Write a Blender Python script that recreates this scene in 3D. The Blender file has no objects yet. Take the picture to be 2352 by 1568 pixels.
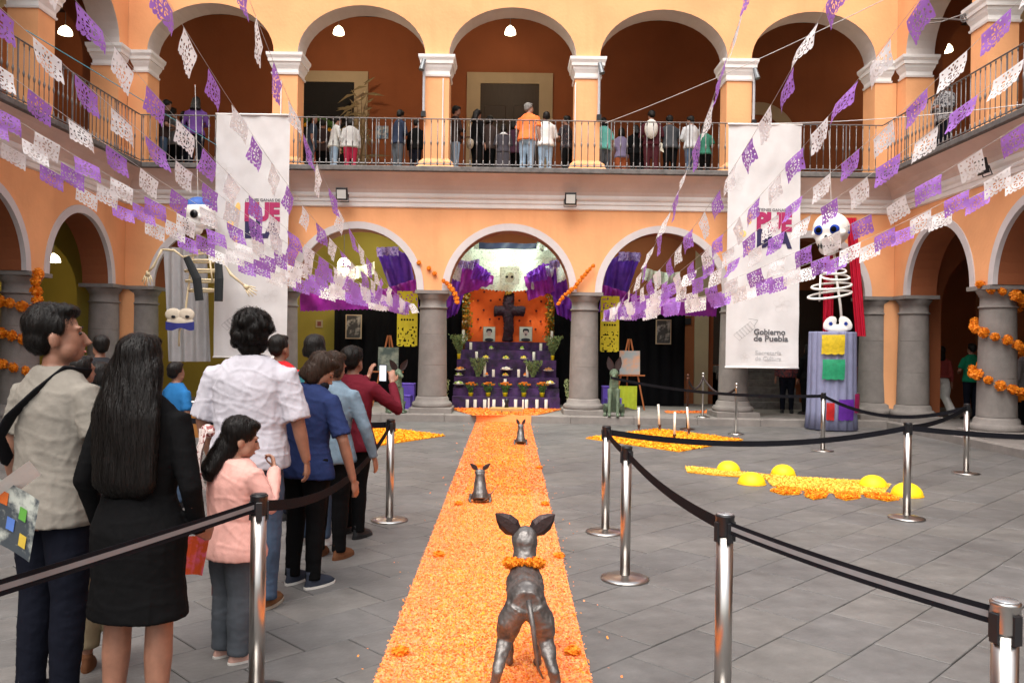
import bpy, math, random
import numpy as np
from mathutils import Vector, Matrix, noise
from mathutils.bvhtree import BVHTree

S = bpy.context.scene
C = S.collection
rnd = random.Random(7)
PI = math.pi

# ------------------------------------------------------------ camera
F = 1900.0 / 2352.0
ROLL = 0.0145
cam = bpy.data.objects.new('camera', bpy.data.cameras.new('camera'))
C.objects.link(cam)
cam.data.sensor_width = 36.0
cam.data.lens = 36.0 * F
cam.data.shift_x = 8 / 2352
cam.data.shift_y = 7 / 2352
cam.data.clip_end = 400
cam.data.clip_start = 0.05
cam.matrix_world = Matrix.Translation((0, 0, 1.65)) @ Matrix.Rotation(PI / 2, 4, 'X') @ Matrix.Rotation(ROLL, 4, 'Z')
S.camera = cam

# ------------------------------------------------------------ light
w = bpy.data.worlds.new('World'); S.world = w; w.use_nodes = True
nt = w.node_tree
sky = nt.nodes.new('ShaderNodeTexSky'); sky.sky_type = 'NISHITA'; sky.sun_disc = False
SUN_EL, SUN_AZ = math.radians(62), math.radians(200)
sky.sun_elevation = SUN_EL; sky.sun_rotation = SUN_AZ
sky.air_density = 1.6; sky.dust_density = 6.0; sky.ozone_density = 0.6
hsv = nt.nodes.new('ShaderNodeHueSaturation'); hsv.inputs['Saturation'].default_value = 0.35
nt.links.new(sky.outputs[0], hsv.inputs['Color'])
nt.links.new(hsv.outputs[0], nt.nodes['Background'].inputs[0])
nt.nodes['Background'].inputs[1].default_value = 0.15
sd = bpy.data.lights.new('sun', 'SUN'); sd.energy = 1.5; sd.angle = math.radians(60); sd.color = (1.0, 0.95, 0.87)
sun = bpy.data.objects.new('sun', sd); C.objects.link(sun)
sdir = Vector((math.sin(SUN_AZ) * math.cos(SUN_EL), math.cos(SUN_AZ) * math.cos(SUN_EL), math.sin(SUN_EL)))
sun.rotation_euler = sdir.to_track_quat('Z', 'Y').to_euler()
S.view_settings.view_transform = 'Standard'; S.view_settings.look = 'None'
S.view_settings.gamma = 1; S.view_settings.use_curve_mapping = False
S.view_settings.exposure = 0.9
S.render.resolution_x = 1024; S.render.resolution_y = 682
try:
    S.cycles.max_bounces = 8; S.cycles.diffuse_bounces = 5; S.cycles.transparent_max_bounces = 8
except Exception: pass

def at(x, y, Y):
    """a point of the place seen at (x, y) of the 2352-px wide photograph, Y metres in front of the lens"""
    dx, dy = x - 1176, y - 784
    u = dx * math.cos(ROLL) + dy * math.sin(ROLL) + 8
    v = -dx * math.sin(ROLL) + dy * math.cos(ROLL) - 7
    return Vector((u / 1900 * Y, Y, 1.65 - v / 1900 * Y))

# ------------------------------------------------------------ materials
MATS = {}
def mat(name, col, rough=0.7, metal=0.0, var=0.12, vs=6.0, bump=0.15, bs=60.0, stretch=(1, 1, 1), spec=0.4,
        emit=None, es=1.0, trans=0.0, col2=None, thr=None, sheen=0.0, coords='Object'):
    if name in MATS: return MATS[name]
    m = bpy.data.materials.new(name); m.use_nodes = True
    n = m.node_tree; b = n.nodes['Principled BSDF']
    b.inputs['Roughness'].default_value = rough; b.inputs['Metallic'].default_value = metal
    b.inputs['Specular IOR Level'].default_value = spec
    tc = n.nodes.new('ShaderNodeTexCoord'); mp = n.nodes.new('ShaderNodeMapping')
    mp.inputs['Scale'].default_value = stretch
    n.links.new(tc.outputs[coords], mp.inputs[0])
    nz = n.nodes.new('ShaderNodeTexNoise'); nz.inputs['Scale'].default_value = vs
    nz.inputs['Detail'].default_value = 5; nz.inputs['Roughness'].default_value = 0.6
    n.links.new(mp.outputs[0], nz.inputs['Vector'])
    cr = n.nodes.new('ShaderNodeValToRGB')
    c = Vector(col[:3])
    if col2 is None:
        a, d = c * (1 - var), c * (1 + var)
        lo, hi = 0.3, 0.7
    else:
        a, d = c, Vector(col2); lo, hi = (thr or (0.45, 0.55))
    cr.color_ramp.elements[0].position = lo; cr.color_ramp.elements[1].position = hi
    cr.color_ramp.elements[0].color = (*a, 1); cr.color_ramp.elements[1].color = (*[min(1, k) for k in d], 1)
    n.links.new(nz.outputs['Fac'], cr.inputs[0]); n.links.new(cr.outputs[0], b.inputs['Base Color'])
    if bump:
        nb = n.nodes.new('ShaderNodeTexNoise'); nb.inputs['Scale'].default_value = bs; nb.inputs['Detail'].default_value = 4
        n.links.new(mp.outputs[0], nb.inputs['Vector'])
        bp = n.nodes.new('ShaderNodeBump'); bp.inputs['Strength'].default_value = bump; bp.inputs['Distance'].default_value = 0.01
        n.links.new(nb.outputs['Fac'], bp.inputs['Height']); n.links.new(bp.outputs[0], b.inputs['Normal'])
    if sheen: b.inputs['Sheen Weight'].default_value = sheen
    if emit:
        b.inputs['Emission Color'].default_value = (*emit, 1); b.inputs['Emission Strength'].default_value = es
    if trans:
        tr = n.nodes.new('ShaderNodeBsdfTranslucent'); n.links.new(cr.outputs[0], tr.inputs[0])
        mx = n.nodes.new('ShaderNodeMixShader'); mx.inputs[0].default_value = trans
        out = n.nodes['Material Output']
        n.links.new(b.outputs[0], mx.inputs[1]); n.links.new(tr.outputs[0], mx.inputs[2]); n.links.new(mx.outputs[0], out.inputs[0])
    MATS[name] = m
    return m

def wall_mat(name, col, stain=(0.5, 0.3, 0.2), amount=0.25):
    """limewashed plaster: cloudy tone, long vertical rain stains, trowel relief"""
    m = bpy.data.materials.new(name); m.use_nodes = True; MATS[name] = m
    n = m.node_tree; b = n.nodes['Principled BSDF']; b.inputs['Roughness'].default_value = 0.88
    b.inputs['Specular IOR Level'].default_value = 0.2
    g = n.nodes.new('ShaderNodeNewGeometry')
    def nz(scale, st, det=5):
        mp = n.nodes.new('ShaderNodeMapping'); mp.inputs['Scale'].default_value = st
        n.links.new(g.outputs['Position'], mp.inputs[0])
        t = n.nodes.new('ShaderNodeTexNoise'); t.inputs['Scale'].default_value = scale; t.inputs['Detail'].default_value = det
        n.links.new(mp.outputs[0], t.inputs['Vector']); return t
    a = nz(0.9, (1, 1, 1)); r = n.nodes.new('ShaderNodeValToRGB')
    r.color_ramp.elements[0].position = 0.3; r.color_ramp.elements[1].position = 0.7
    r.color_ramp.elements[0].color = (*[k * 0.88 for k in col], 1); r.color_ramp.elements[1].color = (*[min(1, k * 1.1) for k in col], 1)
    n.links.new(a.outputs['Fac'], r.inputs[0])
    s = nz(3.0, (1, 1, 0.12), 6); sr = n.nodes.new('ShaderNodeValToRGB')
    sr.color_ramp.elements[0].position = 0.55; sr.color_ramp.elements[1].position = 0.8
    sr.color_ramp.elements[0].color = (0, 0, 0, 1); sr.color_ramp.elements[1].color = (amount, amount, amount, 1)
    n.links.new(s.outputs['Fac'], sr.inputs[0])
    mx = n.nodes.new('ShaderNodeMixRGB'); mx.inputs[2].default_value = (*[k * q for k, q in zip(col, stain)], 1)
    n.links.new(sr.outputs[0], mx.inputs[0]); n.links.new(r.outputs[0], mx.inputs[1]); n.links.new(mx.outputs[0], b.inputs['Base Color'])
    bn = nz(14, (1, 1, 1), 6); bp = n.nodes.new('ShaderNodeBump'); bp.inputs['Strength'].default_value = 0.25; bp.inputs['Distance'].default_value = 0.02
    n.links.new(bn.outputs['Fac'], bp.inputs['Height']); n.links.new(bp.outputs[0], b.inputs['Normal'])
    return m

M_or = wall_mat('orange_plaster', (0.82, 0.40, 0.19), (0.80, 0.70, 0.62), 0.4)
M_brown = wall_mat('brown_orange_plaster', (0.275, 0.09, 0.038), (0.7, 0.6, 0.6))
M_olive = wall_mat('olive_plaster', (0.33, 0.26, 0.05), (0.7, 0.7, 0.7))
M_soffit = wall_mat('soffit_plaster', (0.62, 0.56, 0.53), (0.7, 0.65, 0.6))
M_white = wall_mat('white_trim', (0.8, 0.77, 0.75), (0.65, 0.6, 0.55))
M_arch = wall_mat('arch_limewash', (0.58, 0.54, 0.545), (0.7, 0.65, 0.6))
M_cove = wall_mat('cove_plaster', (0.66, 0.52, 0.46), (0.7, 0.65, 0.6))
M_beige = wall_mat('beige_plaster', (0.42, 0.33, 0.22), (0.7, 0.65, 0.6))
M_ceil = wall_mat('ceiling_plaster', (0.5, 0.45, 0.33), (0.7, 0.65, 0.6))
M_stone = mat('grey_stone', (0.215, 0.194, 0.18), 0.85, var=0.14, vs=4, bump=0.5, bs=45)
M_slabm = [mat('slab_stone_%d' % i, c, 0.55, var=0.2, vs=5, bump=0.3, bs=35) for i, c in
           enumerate([(0.126, 0.121, 0.118), (0.119, 0.115, 0.113), (0.133, 0.127, 0.122), (0.124, 0.119, 0.114), (0.115, 0.112, 0.111)])]
M_edge = mat('balcony_stone', (0.13, 0.12, 0.115), 0.85, var=0.3, vs=9, bump=0.4)
M_iron = mat('rail_iron', (0.20, 0.19, 0.19), 0.5, 0.6, bump=0)
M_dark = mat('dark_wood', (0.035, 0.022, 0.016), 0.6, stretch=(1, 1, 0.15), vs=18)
M_steel = mat('brushed_steel', (0.46, 0.44, 0.42), 0.28, 1.0, var=0.05, bump=0.02, bs=200, stretch=(1, 1, 0.03))
M_black = mat('black_plastic', (0.012, 0.012, 0.014), 0.35, bump=0.02)
M_belt = mat('belt_webbing', (0.010, 0.010, 0.013), 0.8, bump=0.2, bs=400, spec=0.05)
M_beltgrey = mat('belt_grey_stripe', (0.20, 0.20, 0.21), 0.6, bump=0.2, bs=400, spec=0.2)
M_blackcloth = mat('black_cloth', (0.005, 0.005, 0.006), 0.95, bump=0.2, bs=20, spec=0.05)
M_wood = mat('easel_wood', (0.4, 0.13, 0.04), 0.5, stretch=(1, 1, 0.2), vs=20)
M_paperw = mat('white_paper', (0.93, 0.92, 0.93), 0.6, var=0.02, bump=0.1, bs=25, trans=0.42)
M_paperp = mat('purple_paper', (0.42, 0.19, 0.66), 0.5, var=0.10, bump=0.15, bs=25, trans=0.4)
M_purple = mat('purple_tissue', (0.20, 0.035, 0.50), 0.6, var=0.35, vs=4, bump=0.3, bs=12, trans=0.35)
M_magenta = mat('magenta_tissue', (0.33, 0.03, 0.42), 0.6, var=0.35, vs=4, bump=0.3, bs=12, trans=0.35)
M_ygold = mat('yellow_tissue', (0.62, 0.50, 0.02), 0.6, var=0.15, bump=0.2, bs=20, trans=0.3)
M_cord = mat('white_cord', (0.6, 0.58, 0.56), 0.7, bump=0)
M_mari = [mat('marigold_orange', (0.95, 0.26, 0.008), 0.6, var=0.3, vs=60, bump=0.3, bs=150, trans=0.2),
          mat('marigold_yellow', (0.95, 0.45, 0.01), 0.6, var=0.3, vs=60, bump=0.3, bs=150, trans=0.2)]
M_wax = mat('candle_wax', (0.82, 0.78, 0.70), 0.4, var=0.04, bump=0.03)
M_green = mat('leaf_green', (0.07, 0.16, 0.035), 0.6, var=0.4, vs=20, trans=0.25)
M_pale = mat('pale_leaf', (0.35, 0.42, 0.20), 0.6, var=0.3, vs=20, trans=0.25)
M_ypot = mat('yellow_pot', (0.80, 0.62, 0.01), 0.45, bump=0.02)
M_altar = mat('altar_cloth', (0.02, 0.012, 0.03), 0.8, col2=(.07, .024, .12), thr=(.35, .65), vs=5, bump=0.5, bs=18)
M_cloth_lamp = mat('lamp_glass', (0.9, 0.85, 0.7), 0.4, emit=(1.0, 0.86, 0.55), es=4.0, bump=0)

def add_stain(m, sc=0.8, lo=0.66, hi=1.2):
    """large worn and dirty patches that run across neighbouring pieces"""
    n = m.node_tree; b = n.nodes['Principled BSDF']; src = b.inputs['Base Color'].links[0].from_socket
    g = n.nodes.new('ShaderNodeNewGeometry'); t = n.nodes.new('ShaderNodeTexNoise'); t.inputs['Scale'].default_value = sc; t.inputs['Detail'].default_value = 7; t.inputs['Roughness'].default_value = .65
    n.links.new(g.outputs['Position'], t.inputs['Vector'])
    r = n.nodes.new('ShaderNodeMapRange'); r.inputs[1].default_value = .3; r.inputs[2].default_value = .7; r.inputs[3].default_value = lo; r.inputs[4].default_value = hi
    n.links.new(t.outputs['Fac'], r.inputs[0])
    v = n.nodes.new('ShaderNodeVectorMath'); v.operation = 'SCALE'; n.links.new(src, v.inputs[0]); n.links.new(r.outputs[0], v.inputs['Scale']); n.links.new(v.outputs[0], b.inputs['Base Color'])
for _m in M_slabm: add_stain(_m)
add_stain(M_stone, 1.6, .85, 1.1)
# ------------------------------------------------------------ mesh builder
class MB:
    def __init__(s): s.v = []; s.f = []; s.m = []; s.cm = 0
    def add(s, vs, fs):
        o = len(s.v); s.v.extend([tuple(p) for p in vs]); s.f.extend([tuple(o + i for i in f) for f in fs]); s.m.extend([s.cm] * len(fs)); return s
    def box(s, x0, x1, y0, y1, z0, z1, M=None):
        vs = [Vector((x, y, z)) for z in (z0, z1) for y in (y0, y1) for x in (x0, x1)]
        if M is not None: vs = [M @ p for p in vs]
        return s.add(vs, [(0, 2, 3, 1), (4, 5, 7, 6), (0, 1, 5, 4), (2, 6, 7, 3), (0, 4, 6, 2), (1, 3, 7, 5)])
    def bbox(s, x0, x1, y0, y1, z0, z1, b=0.01, M=None):
        """box with chamfered top edges"""
        vs = [(x0, y0, z0), (x1, y0, z0), (x1, y1, z0), (x0, y1, z0), (x0, y0, z1 - b), (x1, y0, z1 - b), (x1, y1, z1 - b), (x0, y1, z1 - b),
              (x0 + b, y0 + b, z1), (x1 - b, y0 + b, z1), (x1 - b, y1 - b, z1), (x0 + b, y1 - b, z1)]
        if M is not None: vs = [M @ Vector(p) for p in vs]
        fs = [(3, 2, 1, 0), (8, 9, 10, 11)]
        for i in range(4):
            j = (i + 1) % 4; fs += [(i, j, 4 + j, 4 + i), (4 + i, 4 + j, 8 + j, 8 + i)]
        return s.add(vs, fs)
    def rings(s, R, close=True, cap=True):
        n = len(R[0]); vs = [p for r in R for p in r]; fs = []
        for i in range(len(R) - 1):
            for j in range(n if close else n - 1):
                k = (j + 1) % n
                fs.append((i * n + j, i * n + k, (i + 1) * n + k, (i + 1) * n + j))
        if cap:
            fs.append(tuple(reversed(range(n)))); fs.append(tuple((len(R) - 1) * n + j for j in range(n)))
        return s.add(vs, fs)
    def loft(s, L, n=14, M=None, p=2.0):
        """L: (cx, cy, cz, rx, ry) horizontal super-ellipse rings"""
        R = []
        for cx, cy, cz, rx, ry in L:
            r = []
            for j in range(n):
                a = 2 * PI * j / n; c, d = math.cos(a), math.sin(a)
                q = Vector((cx + rx * math.copysign(abs(c) ** (2 / p), c), cy + ry * math.copysign(abs(d) ** (2 / p), d), cz))
                r.append(M @ q if M is not None else q)
            R.append(r)
        return s.rings(R)
    def lathe(s, prof, x=0, y=0, z=0, n=20, cap=True, M=None):
        return s.loft([(x, y, z + h, r, r) for r, h in prof], n, M)
    def tube(s, pts, rad, n=8, M=None, flat=1.0, up=None):
        P = [Vector(p) for p in pts]
        if not hasattr(rad, '__len__'): rad = [rad] * len(P)
        R = []; ref = None
        for i, p in enumerate(P):
            t = (P[min(i + 1, len(P) - 1)] - P[max(i - 1, 0)]).normalized()
            if ref is None:
                ref = Vector(up) if up else (Vector((0, 0, 1)) if abs(t.z) < 0.9 else Vector((0, 1, 0)))
            a = (ref - t * ref.dot(t))
            if a.length < 1e-5: a = t.orthogonal()
            a.normalize(); b = t.cross(a); ref = a
            r = []
            for j in range(n):
                an = 2 * PI * j / n
                q = p + a * math.sin(an) * rad[i] * flat + b * math.cos(an) * rad[i]
                r.append(M @ q if M is not None else q)
            R.append(r)
        return s.rings(R)
    def ell(s, c, r, n=12, m=8, M=None, rot=None):
        R = []; c = Vector(c)
        for i in range(m + 1):
            ph = PI * (i + 0.0) / m; ph = min(max(ph, 0.08), PI - 0.08)
            ring = []
            for j in range(n):
                a = 2 * PI * j / n
                q = Vector((r[0] * math.sin(ph) * math.cos(a), r[1] * math.sin(ph) * math.sin(a), -r[2] * math.cos(ph)))
                if rot is not None: q = rot @ q
                q = c + q
                ring.append(M @ q if M is not None else q)
            R.append(ring)
        return s.rings(R)
    def grid(s, f, nu, nv):
        vs = [f(i / nu, j / nv) for j in range(nv + 1) for i in range(nu + 1)]
        fs = [(j * (nu + 1) + i, j * (nu + 1) + i + 1, (j + 1) * (nu + 1) + i + 1, (j + 1) * (nu + 1) + i) for j in range(nv) for i in range(nu)]
        return s.add(vs, fs)
    def mesh(s, name, mats, smooth=False):
        me = bpy.data.meshes.new(name); me.from_pydata(s.v, [], s.f)
        if not isinstance(mats, (list, tuple)): mats = [mats]
        for m in mats: me.materials.append(m)
        if len(mats) > 1: me.polygons.foreach_set('material_index', s.m)
        if smooth: me.polygons.foreach_set('use_smooth', [True] * len(me.polygons))
        me.update(); return me

def link(name, me, parent=None, loc=(0, 0, 0)):
    o = bpy.data.objects.new(name, me); C.objects.link(o); o.location = loc
    if parent is not None: o.parent = parent
    return o
def tag(o, label=None, cat=None, group=None, kind=None):
    if label: o['label'] = label
    if cat: o['category'] = cat
    if group: o['group'] = group
    if kind: o['kind'] = kind
    return o
def thing(name, loc, label, cat, group=None, rz=0.0):
    o = bpy.data.objects.new(name, None); C.objects.link(o); o.location = loc; o.rotation_euler = (0, 0, rz)
    o.empty_display_size = 0.1
    return tag(o, label, cat, group)
def root_of(o):
    v = Vector((0, 0, 0))
    while o is not None: v += o.location; o = o.parent
    return v
def wpart(name, mb, mats, parent, smooth=False):
    """part authored in world coordinates under an unrotated parent"""
    off = root_of(parent) if parent else Vector((0, 0, 0))
    me = mb.mesh(name, mats, smooth)
    if parent is not None: me.transform(Matrix.Translation(-off))
    return link(name, me, parent)
def part(name, mb, mats, parent, smooth=False, loc=(0, 0, 0)):
    return link(name, mb.mesh(name, mats, smooth), parent, loc)
def single(name, mb, mats, loc, label, cat, group=None, smooth=False, kind=None):
    """one-mesh thing authored in world coordinates with its origin put at loc"""
    me = mb.mesh(name, mats, smooth); me.transform(Matrix.Translation(-Vector(loc)))
    o = link(name, me, None, loc); return tag(o, label, cat, group, kind)
def copy_tree(o, parent=None):
    c = o.copy(); C.objects.link(c)
    if parent is not None: c.parent = parent
    for ch in [k for k in bpy.data.objects if k.parent == o]: copy_tree(ch, c)
    return c
def fuse(name, mb, mats, vox, parent=None, it=4, disp=None, loc=(0, 0, 0)):
    """closed overlapping shapes fused into one continuous skin"""
    me = mb.mesh(name, mats, True)
    o = link(name, me, parent, loc)
    r = o.modifiers.new('r', 'REMESH'); r.mode = 'VOXEL'; r.voxel_size = vox; r.use_smooth_shade = True
    sm = o.modifiers.new('s', 'SMOOTH'); sm.factor = 0.5; sm.iterations = it
    bpy.context.view_layer.update()
    dg = bpy.context.evaluated_depsgraph_get()
    ne = bpy.data.meshes.new_from_object(o.evaluated_get(dg))
    o.modifiers.clear(); o.data = ne; ne.name = name
    if not ne.materials: ne.materials.append(mats if not isinstance(mats, (list, tuple)) else mats[0])
    if disp is not None:
        nv = len(ne.vertices); no = [v.normal.copy() for v in ne.vertices]
        for i, v in enumerate(ne.vertices): v.co = v.co + no[i] * disp(v.co, no[i])
    ne.polygons.foreach_set('use_smooth', [True] * len(ne.polygons)); ne.update()
    return o
def text_mb(body, size, loc, M=None, bold=0.0, align='LEFT', depth=0.002):
    cu = bpy.data.curves.new('t', 'FONT'); cu.body = body; cu.size = size; cu.offset = bold; cu.extrude = depth
    cu.align_x = align; cu.resolution_u = 3
    o = bpy.data.objects.new('t', cu); C.objects.link(o); bpy.context.view_layer.update()
    me = bpy.data.meshes.new_from_object(o.evaluated_get(bpy.context.evaluated_depsgraph_get()))
    mb = MB(); Rm = Matrix.Rotation(PI / 2, 4, 'X')
    mb.add([Vector(loc) + (Rm @ v.co) for v in me.vertices], [tuple(p.vertices) for p in me.polygons])
    bpy.data.objects.remove(o); bpy.data.curves.remove(cu); bpy.data.meshes.remove(me)
    return mb
# ------------------------------------------------------------ ground
YF = 17.85           # plane of the back arcade
STEP = 17.55         # front of the stone step
mb = MB(); mb.box(-60, 60, -60, 60, -1.0, -0.03)
single('ground', mb, mat('joint_mortar', (0.07, 0.066, 0.063), 0.95, bump=0.3, col2=(.30, .28, .26), vs=.9, thr=(.52, .60)), (0, 0, 0), None, None, kind='structure')
yard = bpy.data.objects.new('courtyard_floor', None); C.objects.link(yard); yard['kind'] = 'structure'
LW, SW = 0.62, 0.41
variants = []
for k in range(10):
    q = MB(); r = random.Random(k); g = 0.0022 + 0.0025 * r.random()
    q.bbox(g, LW - g, g, SW - g, -0.03, 0.0, 0.0035)
    # slightly uneven corners
    q.v = [(x + (r.random() - .5) * .003, y + (r.random() - .5) * .003, z + (r.random() - .5) * .0012) for x, y, z in q.v]
    variants.append(q.mesh('paving_slab', M_slabm[k % 5]))
slabs = []
ca = math.cos(PI / 4)
for i in range(-70, 70):
    for j in range(-75, 75):
        a = i * LW + (j % 2) * LW * 0.5 + ((j * 37) % 7) * 0.02; b = j * SW
        X = (a - b) * ca + 1.2; Y = (a + b) * ca + 9
        if -8.5 < X < 8.5 and -3.5 < Y < STEP - 0.02: slabs.append((X, Y))
def vis(p):
    X, Y = p
    return Y > 3.6 and abs(X) < Y * 0.64
slabs.sort(key=lambda p: (not vis(p), math.hypot(p[0], p[1])))
far = MB(); rest_m = []
Rz = Matrix.Rotation(PI / 4, 4, 'Z')
for k, (X, Y) in enumerate(slabs):
    v = variants[(k * 7 + int(X * 5)) % 10]; zz = rnd.uniform(-0.0015, 0.0015)
    if k < 300:
        o = link('paving_slab', v, yard, (X, Y, zz)); o.rotation_euler = (0, 0, PI / 4)
    else:
        T = Matrix.Translation((X, Y, zz)) @ Rz
        far.cm = rnd.randrange(5); far.add([T @ q.co for q in v.vertices], [tuple(p.vertices) for p in v.polygons])
tag(part('far_paving_slabs', far, M_slabm, yard), kind='stuff')

# gallery floor, one raised step all round
gal = bpy.data.objects.new('gallery_floor', None); C.objects.link(gal); gal['kind'] = 'structure'
mb = MB()
mb.bbox(-12.6, 12.6, STEP, 22.2, -0.2, 0.15, 0.02)
wpart('back_gallery_floor', mb, M_stone, gal)
for sgn in (-1, 1):
    mb = MB(); a, b = sorted((sgn * 8.0, sgn * 12.6)); mb.bbox(a, b, -3, STEP - 0.004, -0.2, 0.15, 0.02)
    wpart('side_gallery_floor', mb, M_stone, gal)
# curb stones along the step
for k in range(12):
    x0 = -8.0 + k * 16 / 12
    mb = MB(); mb.bbox(x0 + 0.004, x0 + 16 / 12 - 0.004, STEP - 0.12, STEP + 0.25, -0.05, 0.156 + rnd.uniform(0, .004), 0.018)
    wpart('curb_stone', mb, M_stone, gal)

# ------------------------------------------------------------ arcades
ZS, ZG = 2.80, 5.34                    # spring of lower arches, upper floor level
COR0, COR1 = 4.58, 5.23                # cornice zone
def arch_pts(x0, x1, a, spring, rise, zb, n=22):
    """outline (x, z) of an opening, left foot to right foot"""
    xc = (x0 + x1) / 2
    return [(xc - a, zb)] + [(xc - a * math.cos(PI * k / n), spring + rise * math.sin(PI * k / n)) for k in range(n + 1)] + [(xc + a, zb)]
def arcade(build, T, spans, piers_lo, zt, openings, t, m_wall, m_soff, zb, name):
    """wall from zb to zt over span, with arched openings (x0,x1,a,spring,rise)"""
    f = MB()
    xs0, xs1 = spans
    cur = xs0
    for (xc, a, spring, rise) in openings:
        if xc - a > cur:   # solid pier strip
            for d in (0, t): f.add([T(cur, d, zb), T(xc - a, d, zb), T(xc - a, d, zt), T(cur, d, zt)], [(0, 1, 2, 3)])
        P = arch_pts(xc - a, xc + a, a, spring, rise, zb)
        so = MB()
        for k in range(len(P) - 1):
            (xa, za), (xb, zb2) = P[k], P[k + 1]
            if abs(xb - xa) > 1e-6:
                for d in (0, t): f.add([T(xa, d, za), T(xb, d, zb2), T(xb, d, zt), T(xa, d, zt)], [(0, 1, 2, 3)])
                so.add([T(xa, 0, za), T(xb, 0, zb2), T(xb, t, zb2), T(xa, t, za)], [(0, 1, 2, 3)])
            else:
                f.add([T(xa, 0, za), T(xb, 0, zb2), T(xb, t, zb2), T(xa, t, za)], [(0, 1, 2, 3)])
        wpart('arch_soffit', so, m_soff, build, True)
        cur = xc + a
    if xs1 > cur:
        for d in (0, t): f.add([T(cur, d, zb), T(xs1, d, zb), T(xs1, d, zt), T(cur, d, zt)], [(0, 1, 2, 3)])
    f.add([T(xs0, 0, zt), T(xs1, 0, zt), T(xs1, t, zt), T(xs0, t, zt)], [(0, 1, 2, 3)])
    wpart(name, f, m_wall, build)
def archband(build, T, xc, a, spring, rise, wd, proud=0.025, m=None, back=0.06):
    mb = MB(); n = 28; R = []
    for k in range(n + 1):
        th = PI * k / n; c, s = -math.cos(th), math.sin(th)
        i0 = (xc + c * (a - 0.004), spring + s * (rise - 0.004)); o0 = (xc + c * (a + wd), spring + s * (rise + wd))
        R.append([T(i0[0], -proud, i0[1]), T(o0[0], -proud, o0[1]), T(o0[0], 0.01, o0[1]), T(i0[0], back, i0[1])])
    mb.rings(R); wpart('arch_moulding', mb, m or M_arch, build)

def sqprof(build, name, T, x0, x1, d0, d1, prof, m, parent=None):
    """square moulded block: prof of (z, grow)"""
    mb = MB(); R = []
    for z, g in prof:
        R.append([T(x0 - g, d0 - g, z), T(x1 + g, d0 - g, z), T(x1 + g, d1 + g, z), T(x0 - g, d1 + g, z)])
    mb.rings(R); return wpart(name, mb, m, parent or build)
CAPP = [(7.40, 0.025), (7.44, 0.035), (7.445, 0.01), (7.52, 0.012), (7.60, 0.05), (7.66, 0.065), (7.665, 0.085), (7.73, 0.09), (7.79, 0.12), (7.85, 0.125)]
def column(build, x, y, r=0.31, back=False):
    z0 = 0.15
    col = wpart('column', MB().loft([(x, y, z0 + .12, r * 1.38, r * 1.38), (x, y, z0 + .135, r * 1.42, r * 1.42), (x, y, z0 + .2, r * 1.42, r * 1.42), (x, y, z0 + .235, r * 1.30, r * 1.30), (x, y, z0 + .24, r * 1.2, r * 1.2), (x, y, z0 + .31, r * 1.18, r * 1.18), (x, y, z0 + .35, r * 1.06, r * 1.06)], 32), M_stone, build, True)
    q = MB(); e = r * 1.48; q.bbox(x - e, x + e, y - e, y + e, z0, z0 + .12, 0.012); wpart('plinth', q, M_stone, col)
    zs = [z0 + .353, 1.18, 1.84, 2.40]
    for k in range(3):
        ra, rb = r * (1.04 - 0.035 * k), r * (1.04 - 0.035 * (k + 1))
        wpart('drum', MB().loft([(x, y, zs[k] + .001, ra - .003, ra - .003), (x, y, zs[k] + .004, ra, ra), (x, y, zs[k] + .012, ra, ra), (x, y, zs[k] + .04, ra - .0006, ra - .0006), (x, y, zs[k + 1] - .04, rb + .0006, rb + .0006), (x, y, zs[k + 1] - .012, rb, rb), (x, y, zs[k + 1] - .004, rb, rb), (x, y, zs[k + 1] - .001, rb - .003, rb - .003)], 32), M_stone, col, True)
    rb = r * .93
    wpart('capital', MB().loft([(x, y, 2.402, rb, rb), (x, y, 2.41, rb * 1.09, rb * 1.09), (x, y, 2.44, rb * 1.09, rb * 1.09), (x, y, 2.455, rb * .99, rb * .99), (x, y, 2.60, rb * .99, rb * .99), (x, y, 2.615, rb * 1.06, rb * 1.06), (x, y, 2.635, rb * 1.07, rb * 1.07), (x, y, 2.70, rb * 1.22, rb * 1.22), (x, y, 2.722, rb * 1.24, rb * 1.24)], 32), M_stone, col, True)
    q = MB(); e = r * 1.17; q.box(x - e, x + e, y - e, y + e, 2.724, 2.797); wpart('abacus', q, M_stone, col)

# baluster shared mesh
bal = MB()
bal.tube([(0, 0, 0.03), (0, 0, 1.0)], 0.0085, 6)
bal.lathe([(0.006, .0), (.017, .02), (.019, .05), (.011, .09), (0.009, .12)], 0, 0, 0.03, 8)
bal.lathe([(0.008, -.06), (.014, -.035), (.021, 0), (.014, .035), (0.008, .06)], 0, 0, 0.5, 8)
bal.lathe([(0.007, -.07), (.013, -.03), (.015, -.01), (0.006, .0)], 0, 0, 0.985, 8)
BAL = bal.mesh('baluster', M_iron, True)
def railing(build, P0, P1, step=0.137):
    P0, P1 = Vector(P0), Vector(P1); L = (P1 - P0).length; d = (P1 - P0) / L
    mb = MB(); mb.tube([P0 + Vector((0, 0, 1.0)), P1 + Vector((0, 0, 1.0))], 0.02, 6, flat=.6)
    mb.tube([P0 + Vector((0, 0, .06)), P1 + Vector((0, 0, .06))], 0.011, 6)
    for k in range(int(L / 1.64) + 1):
        p = P0 + d * min(k * 1.64 + .03, L - .02); mb.tube([p, p + Vector((0, 0, 1.0))], 0.014, 6)
    rl = wpart('balcony_railing', mb, M_iron, build)
    off = root_of(rl)
    for k in range(int(L / step)):
        o = link('baluster', BAL, rl, P0 + d * (step * (k + .5)) - off)

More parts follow.
